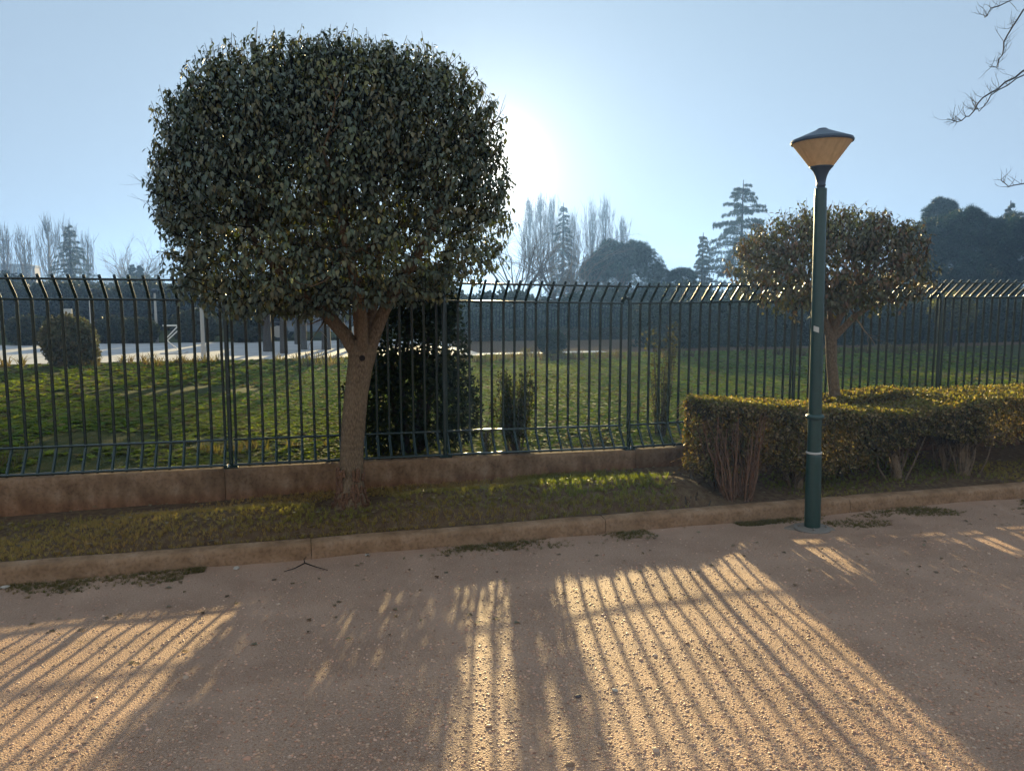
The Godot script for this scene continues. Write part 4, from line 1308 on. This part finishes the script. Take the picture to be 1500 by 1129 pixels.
func far_fence():
	var t := thing("park_fence", "distant dark railing on a low pale wall, seen beyond the lawn", "fence", Vector3(4.6, 0.25, -24.5))
	put("plinth", block(Vector3(-0.5, 0, -0.12), Vector3(9, 0.2, 0.12), 0.02), M.wall_dark, t)
	put("rail", tube_mesh([Vector3(-0.5, 0.34, 0), Vector3(9, 0.34, 0)], [0.02, 0.02], 6), M.green, t)
	put("rail", tube_mesh([Vector3(-0.5, 1.05, 0), Vector3(9, 1.05, 0)], [0.02, 0.02], 6), M.green, t)
	var bar := tube_mesh([Vector3(0, 0.2, 0), Vector3(0, 1.05, 0), Vector3(0, 1.18, 0.14)], [0.012, 0.012, 0.012], 5)
	for k in 84:
		piece("bar", k, bar, M.green, t, Transform3D(Basis(), Vector3(-0.45 + k * 0.112, 0, 0)))
	for k in 6:
		put("post", block(Vector3(-0.5 + k * 1.88, 0.2, -0.03), Vector3(-0.44 + k * 1.88, 1.1, 0.03)), M.green, t)
	var row := []  # foliage row added to darken the shaded band below the railing
	for k in 15:
		row.append([Vector3(k * 0.65, 0.16, rng.randf_range(-0.05, 0.05)), Vector3(0.45, rng.randf_range(0.2, 0.28), 0.3)])
	bush("added_low_hedge", "low dark hedge added for the shaded band at the foot of the distant railing", Vector3(4.3, 0.25, -24.0), row, 2600, 0.09, [Color(0.05, 0.045, 0.028), Color(0.04, 0.045, 0.022), Color(0.06, 0.05, 0.035)], clump, M.far, "", "hedge", 4)
	# parked cars behind that railing
	var cars := [[Vector3(0.6, 0.2, -27.5), 1.45, "dark parked car in the shade beyond the bare grove"]]
	for c in cars:
		var v := thing("parked_car", c[2], "car", c[0], c[1] - PI / 2)
		var prof := [Vector2(-2.0, 0.32), Vector2(-2.05, 0.62), Vector2(-1.9, 0.82), Vector2(-1.05, 0.92), Vector2(-0.45, 1.38), Vector2(0.75, 1.42), Vector2(1.55, 0.98), Vector2(2.0, 0.9), Vector2(2.05, 0.5), Vector2(1.98, 0.3)]
		var st := begin()
		for i in prof.size():
			var a: Vector2 = prof[i]
			var b: Vector2 = prof[(i + 1) % prof.size()]
			st.set_smooth_group(i)
			var wa := 0.8 - 0.18 * smoothstep(0.9, 1.4, a.y)
			var wb := 0.8 - 0.18 * smoothstep(0.9, 1.4, b.y)
			quad(st, Vector3(a.x, a.y, wa), Vector3(a.x, a.y, -wa), Vector3(b.x, b.y, -wb), Vector3(b.x, b.y, wb))
			for s in [-1.0, 1.0]:
				var o := Vector3(0, 0.7, 0.8 * s)
				if s < 0: tri(st, o, Vector3(a.x, a.y, wa * s), Vector3(b.x, b.y, wb * s))
				else: tri(st, o, Vector3(b.x, b.y, wb * s), Vector3(a.x, a.y, wa * s))
		put("body", smooth(st), M.car, v)
		for s in [-1.0, 1.0]:
			put("side_window", block(Vector3(-0.7, 0.95, 0.72 * s - 0.03), Vector3(1.0, 1.3, 0.72 * s + 0.03), 0.02), M.window, v)
			for x in [-1.25, 1.3]:
				var w := put("wheel", lathe([Vector2(0.0, -0.1), Vector2(0.28, -0.1), Vector2(0.32, -0.06), Vector2(0.32, 0.06), Vector2(0.28, 0.1), Vector2(0.0, 0.1)], 18), M.tyre, v, Vector3(x, 0.32, 0.74 * s))
				w.rotation.x = PI / 2
				put("rim", lathe([Vector2(0.0, -0.104), Vector2(0.2, -0.104), Vector2(0.2, 0.104), Vector2(0.0, 0.104)], 14), M.steel, w)
		var ws := put("windscreen", block(Vector3(-0.38, -0.02, -0.6), Vector3(0.38, 0.02, 0.6), 0.01), M.window, v, Vector3(-0.74, 1.17, 0))
		ws.rotation.z = 0.65

func far_trees():
	var far_green := [Color(0.028, 0.042, 0.022), Color(0.036, 0.05, 0.026), Color(0.022, 0.034, 0.02)]
	# tall dark hedge along the lawn's far right side
	var t := thing("tall_hedge", "long tall dark hedge along the lawn's far side on the right", "hedge", Vector3(9.3, 0.25, -19.6))
	for k in 12:
		put("stem", tube_mesh([Vector3(k * 1.6, -0.1, 0), Vector3(k * 1.6 + 0.05, 1.0, 0)], [0.06, 0.03], 6), M.bark_dark, t)
	var where := []
	var tint := []
	for i in 14000:
		var u := Vector3(rng.randf(), rng.randf(), rng.randf())
		if rng.randf() < 0.5: u.z = pow(rng.randf(), 2.0) * 0.3
		var x := u.x * 20.0 - 0.3
		var top := 1.22 + 0.22 * noise.get_noise_2d(x * 30, 3.0) + 0.1 * noise.get_noise_2d(x * 90, 3.0)
		var p := Vector3(x, 0.02 + u.y * top, 0.55 - u.z * 1.2 + 0.2 * noise.get_noise_2d(x * 40, u.y * 60))
		where.append(Transform3D(frame(dir() + Vector3(0, 0.4, 0.5), dir(), rng.randf_range(0.06, 0.13)), p))
		tint.append(vary(far_green[rng.randi() % 3], 0.35))
	grow("foliage", clump, M.far, t, where, tint, "stuff")
	# left: poplars, cedar, cypresses
	poplar("tall bare poplar at the far left edge", Vector3(-32.9, 0, -102.2), 9.9, 1.5, 46, "bare poplars on the left")
	poplar("second bare poplar from the left edge", Vector3(-30.6, 0, -101.7), 9.3, 1.2, 40, "bare poplars on the left")
	poplar("tallest bare poplar on the left, left of the left cedar", Vector3(-27.9, 0, -100.9), 10.6, 1.6, 50, "bare poplars on the left")
	poplar("bare poplar directly behind the left cedar", Vector3(-25.6, 0, -100.4), 10.2, 1.6, 46, "bare poplars on the left")
	poplar("short bare poplar right of the left cedar", Vector3(-23.6, 0, -99.8), 8.6, 1.2, 38, "bare poplars on the left")
	conifer("cedar", "thin tiered cedar among the bare poplars on the left", Vector3(-16.95, 0.1, -66.8), 7.2, 2.6, 17, 6, 0.1, 8.0, far_green, 0.8, 0.2)
	conifer("cypress", "narrow dark cypress left of its twin, on the left", Vector3(-12.45, 0.1, -65.6), 4.1, 0.55, 22, 7, -0.5, 40.0, far_green, 0.6, 0.03, "twin cypresses on the left")
	conifer("cypress", "narrow dark cypress right of its twin, close to the big crown", Vector3(-11.85, 0.1, -65.4), 4.0, 0.5, 22, 7, -0.5, 40.0, far_green, 0.6, 0.03, "twin cypresses on the left")
	bare_tree("pale_bare_tree", "pale round bare tree left of the big crown", Vector3(-16.4, 0.1, -87.4), 6.1, 0.2, 0.3, 7, 0.75, 0.03, 2, 8, M.bare_pale)
	var k := 0
	for s in [[-24.0, -62.0, 4.0, 3.4], [-19.5, -60.0, 3.0, 3.1], [-14.5, -58.0, 2.4, 2.6], [-10.5, -58.0, 2.4, 2.9], [-6.0, -56.0, 2.6, 3.0], [-1.0, -54.0, 3.0, 3.2], [4.0, -54.0, 2.8, 3.2]]:
		var o := Vector3(s[0], 0.1, s[1])
		var tr := thing("broad_tree", ["hazy broad tree at the far left, below the poplars", "hazy broad tree under the left cedar's left side", "hazy broad tree right of the left cedar", "hazy broad tree beneath the twin cypresses", "hazy broad tree behind the big crown's left edge", "hazy broad tree behind the bare grove", "hazy broad tree behind the tall dark shrub"][k], "tree", o, 0.0, "hazy broad trees behind the square")
		put("trunk", tube_mesh([Vector3(0, -0.2, 0), Vector3(0, s[3] * 0.5, 0)], [0.2, 0.14], 7), M.bark_dark, tr)
		lobes_crown("crown", tr, [[Vector3(0, s[3] * 0.55, 0), Vector3(s[2] * 0.9, s[3] * 0.45, 1.6)], [Vector3(-s[2] * 0.5, s[3] * 0.5, 0.3), Vector3(s[2] * 0.5, s[3] * 0.4, 1.2)], [Vector3(s[2] * 0.5, s[3] * 0.45, 0.3), Vector3(s[2] * 0.5, s[3] * 0.38, 1.2)]], 1900, 0.26, clump, [Color(0.05, 0.055, 0.035), Color(0.06, 0.055, 0.04), Color(0.04, 0.05, 0.03)], M.far)
		k += 1
	# buildings in the haze on the far left
	building("apartment_building", "grey hazy apartment block behind the poplars at the far left", Vector3(-52.0, 0, -160.0), Vector3(7.5, 7.6, 8), M.plaster_grey, 4, 3)
	building("sunlit_slab", "narrow block tinted ochre as if sunlit, right of the grey apartment block", Vector3(-46.9, 0, -158.0), Vector3(1.7, 7.2, 3), M.plaster_sunlit, 1, 3)
	building("orange_lit_building", "small building tinted ochre as if sunlit between the left cedar and the twin cypresses", Vector3(-33.6, 0, -154.4), Vector3(2.4, 5.0, 4), M.plaster_sunlit, 2, 2)
	# centre: bare trees, spruce and poplars below the sun
	for s in [[31.3, -105.5, 15.6, "tallest bare poplar just right of the big crown"], [32.9, -105.0, 16.2, "second bare poplar right of the big crown"], [34.5, -104.6, 15.6, "third bare poplar right of the big crown, behind the spruce"], [37.5, -104.0, 13.8, "bare poplar between spruce and umbrella pine"], [39.9, -103.1, 15.2, "left of the bare poplars behind the umbrella pine"], [41.7, -102.7, 15.4, "middle of the bare poplars behind the umbrella pine"], [43.9, -102.0, 12.4, "short bare poplar above the umbrella pine's right half"]]:
		poplar(s[3], Vector3(s[0], 0, s[1]), s[2], 1.35, 60, "bare poplars in the centre")
	conifer("spruce", "tall pointed spruce between the bare poplars, left of the umbrella pine", Vector3(22.9, 0.1, -66.3), 10.0, 2.4, 20, 6, 0.2, 7.0, far_green, 0.85, 0.15)
	bare_tree("bare_tree", "spreading bare tree with dense twigs right of the big crown", Vector3(10.8, 0.1, -38.5), 5.2, 0.13, 0.22, 8, 0.7, 0.02, 3, 5, M.bare)
	bare_tree("bare_tree", "spreading bare tree in front of the spruce", Vector3(13.0, 0.1, -38.0), 4.4, 0.12, 0.22, 8, 0.8, 0.02, 3, 5, M.bare)
	bare_tree("bare_tree", "low bare tree left of the umbrella pine's trunk", Vector3(14.2, 0.1, -36.0), 3.2, 0.11, 0.22, 8, 0.9, 0.02, 3, 5, M.bare)
	var hazed_pine_tones := [Color(0.026, 0.052, 0.045), Color(0.032, 0.06, 0.05), Color(0.022, 0.042, 0.038)]  # needle greens turned towards blue to paint in the haze
	umbrella_pine("umbrella_pine", "dome shaped umbrella pine above the railing in the centre", Vector3(18.2, 0.1, -41.8), 5.0, 2.75, 2.3, 8500, hazed_pine_tones)
	umbrella_pine("umbrella_pine", "small round pine between the domed pine and the cedar", Vector3(21.4, 0.1, -40.8), 3.3, 0.8, 0.6, 900, hazed_pine_tones)
	conifer("cedar", "tall open cedar with flat tiers left of the lamp post", Vector3(27.4, 0.1, -44.4), 9.0, 4.4, 14, 6, 0.04, 15.0, far_green, 0.75, 0.2)
	conifer("young_conifer", "slim young conifer at the tall cedar's left side", Vector3(25.0, 0.1, -45.0), 5.7, 0.95, 14, 6, 0.12, 26.0, [Color(0.05, 0.055, 0.03), Color(0.06, 0.06, 0.035)], 0.7, 0.15)
	# right: dark pines
	umbrella_pine("dark_pine", "big dark rounded pine right of the small tree, behind the railing", Vector3(24.6, 0.1, -24.4), 5.1, 1.95, 2.5, 9000, hazed_pine_tones)
	umbrella_pine("dark_pine", "second dark pine at the right edge, behind the railing", Vector3(27.4, 0.1, -23.6), 4.9, 2.0, 2.4, 9000, hazed_pine_tones)
	bush("sunlit_shrub", "yellowish green tall shrub between the small tree and the dark pine", Vector3(22.8, 0.1, -24.9), [[Vector3(0, 2.6, 0), Vector3(0.7, 1.7, 0.7)], [Vector3(0.3, 1.4, 0), Vector3(0.9, 1.3, 0.8)]], 2300, 0.16, [Color(0.08, 0.085, 0.03), Color(0.06, 0.07, 0.026), Color(0.11, 0.1, 0.035)], clump, M.grass)
	conifer("young_conifer", "pointed conifer top showing above the dark pines at the right edge", Vector3(39.5, 0.1, -35.9), 7.1, 1.1, 13, 6, 0.1, 24.0, far_green, 0.8, 0.3)
	umbrella_pine("far_pine", "pine with a narrow bushy top rising behind the middle of the big dark pine", Vector3(29.5, 0.1, -30.5), 6.3, 0.9, 1.3, 1600, hazed_pine_tones)
	bush("pale_shrub", "pale yellowish shrub behind the railing at the right edge", Vector3(17.6, 0.25, -17.6), [[Vector3(0, 1.0, 0), Vector3(0.6, 0.5, 0.5)]], 700, 0.1, [Color(0.17, 0.15, 0.06), Color(0.12, 0.115, 0.045)], clump, M.grass)
	k = 0
	for s in [[7.6, -28.5, 2.2, 1.75], [11.6, -28.5, 2.2, 1.85], [15.5, -30.0, 2.2, 2.2], [19.0, -28.0, 2.4, 2.4], [22.5, -27.0, 2.4, 2.6], [27.0, -26.5, 3.0, 2.8]]:
		bush("backdrop_shrub", ["dark backdrop shrub behind the distant railing's left half", "dark backdrop shrub behind the distant railing's right half", "dark backdrop shrub below the umbrella pine", "dark backdrop shrub below the tall cedar", "dark backdrop shrub behind the small tree's trunk", "dark backdrop shrub below the dark pines"][k], Vector3(s[0], 0.1, s[1]), [[Vector3(0, s[3] * 0.5, 0), Vector3(s[2], s[3] * 0.5, 1.2)], [Vector3(-1, s[3] * 0.4, 0.4), Vector3(s[2] * 0.6, s[3] * 0.4, 0.9)]], 2000, 0.17, far_green, clump, M.far, "dark shrubs behind the tall hedge", "shrub", 3)
		k += 1
	# the tree at the right whose bare branches hang into the picture
	overhanging_tree()

func umbrella_pine(called: String, label: String, at: Vector3, height: float, rx: float, ry: float, n: int, tones: Array):
	var t := thing(called, label, "tree", at)
	put("trunk", tube_mesh([Vector3(0, -0.2, 0), Vector3(-0.1, height * 0.3, 0), Vector3(0, height - ry, 0)], [0.22, 0.17, 0.1], 9), M.bark_dark, t)
	var lobes := [[Vector3(0, height - ry * 1.02, 0), Vector3(rx * 0.95, ry * 0.92, rx * 0.9)]]
	for i in 40:
		var a := rng.randf() * TAU
		var e := rng.randf_range(0.05, 1.3)
		var d := Vector3(cos(a) * cos(e), sin(e), sin(a) * cos(e))
		lobes.append([Vector3(0, height - ry * 1.05, 0) + d * Vector3(rx, ry, rx) * rng.randf_range(0.74, 0.92), Vector3(rx, ry * 0.9, rx) * rng.randf_range(0.12, 0.27)])
	lobes_crown("crown", t, lobes, n, 0.2, needles, tones, M.far, 0.55, 0.2)

func building(called: String, label: String, at: Vector3, size: Vector3, m: Material, cols: int, rows: int):
	var t := thing(called, label, "building", at)
	put("wall", block(Vector3(-size.x / 2, 0, -size.z), Vector3(size.x / 2, size.y, 0), 0.02), m, t)
	put("roof", block(Vector3(-size.x / 2 - 0.15, size.y, -size.z - 0.15), Vector3(size.x / 2 + 0.15, size.y + 0.25, 0.15), 0.03), M.plaster_grey, t)
	for c in cols:
		for r in rows:
			var x := -size.x / 2 + size.x * (c + 0.5) / cols
			var y := 1.2 + (size.y - 1.2) * (r + 0.45) / rows
			var w := put("window", block(Vector3(x - 0.4, y - 0.65, 0.002), Vector3(x + 0.4, y + 0.65, 0.06), 0.01), M.white, t)
			put("pane", block(Vector3(x - 0.33, y - 0.58, 0.0), Vector3(x + 0.33, y + 0.58, 0.07), 0.01), M.window, w)

func overhanging_tree():
	var t := thing("overhanging_bare_tree", "bare tree on the right edge whose thin branches hang into the sky", "tree", Vector3(10.6, 0.15, -6.9))
	var b: Vector3 = t.position
	put("trunk", tube_mesh([Vector3(0, -0.2, 0), Vector3(0.05, 2.0, 0), Vector3(0, 4.2, 0), Vector3(-0.1, 6.5, 0)], [0.24, 0.19, 0.15, 0.05], 12), M.bark_grey, t)
	var curves := [
		[[Vector3(10.6, 3.6, -6.9), Vector3(9.4, 4.35, -6.9), Vector3(8.6, 4.42, -7.0), Vector3(8.0, 4.2, -7.14), Vector3(7.75, 4.04, -7.22), Vector3(7.5, 3.86, -7.28), Vector3(7.38, 3.68, -7.32), Vector3(7.25, 3.61, -7.35), Vector3(7.13, 3.64, -7.38)], 0.02, 30],
		[[Vector3(10.6, 4.2, -6.9), Vector3(9.2, 5.0, -7.0), Vector3(8.3, 5.05, -7.1), Vector3(7.9, 4.82, -7.2), Vector3(7.74, 4.55, -7.24), Vector3(7.7, 4.35, -7.25), Vector3(7.66, 4.2, -7.26), Vector3(7.56, 4.22, -7.28)], 0.017, 24],
		[[Vector3(9.2, 5.0, -7.0), Vector3(8.4, 5.15, -7.2), Vector3(7.9, 5.0, -7.3), Vector3(7.62, 4.86, -7.35), Vector3(7.53, 4.76, -7.35)], 0.011, 18],
		[[Vector3(10.55, 3.1, -6.9), Vector3(9.4, 3.2, -6.95), Vector3(8.5, 2.98, -7.05), Vector3(8.05, 2.93, -7.14), Vector3(7.85, 2.88, -7.18), Vector3(7.76, 2.96, -7.2)], 0.014, 14],
		[[Vector3(9.4, 4.35, -6.9), Vector3(8.5, 4.35, -7.2), Vector3(8.0, 4.12, -7.3), Vector3(7.7, 3.92, -7.35), Vector3(7.58, 3.75, -7.38), Vector3(7.5, 3.8, -7.38)], 0.011, 18]]
	for c in curves:
		var st := begin()
		var pts := []
		var rad := []
		var n: int = c[0].size()
		for i in n - 1:
			for q in 3:
				pts.append(c[0][i].lerp(c[0][i + 1], q / 3.0) - b + dir() * 0.012)
				rad.append(lerpf(c[1], 0.004, pow(float(i * 3 + q) / (n * 3 - 3), 0.7)))
		pts.append(c[0][-1] - b); rad.append(0.003)
		tube(st, pts, rad, 6, false)
		for i in c[2]:
			var u: int = int(pts.size() * rng.randf_range(0.45, 0.98))
			branch(st, pts[u], dir() + Vector3(-0.4, 0.5, 0), rng.randf_range(0.06, 0.22), 0.0032, 1, 0.12, 0.7, 2, 4, 0.35)
		put("branch", smooth(st), M.bark_grey, t)
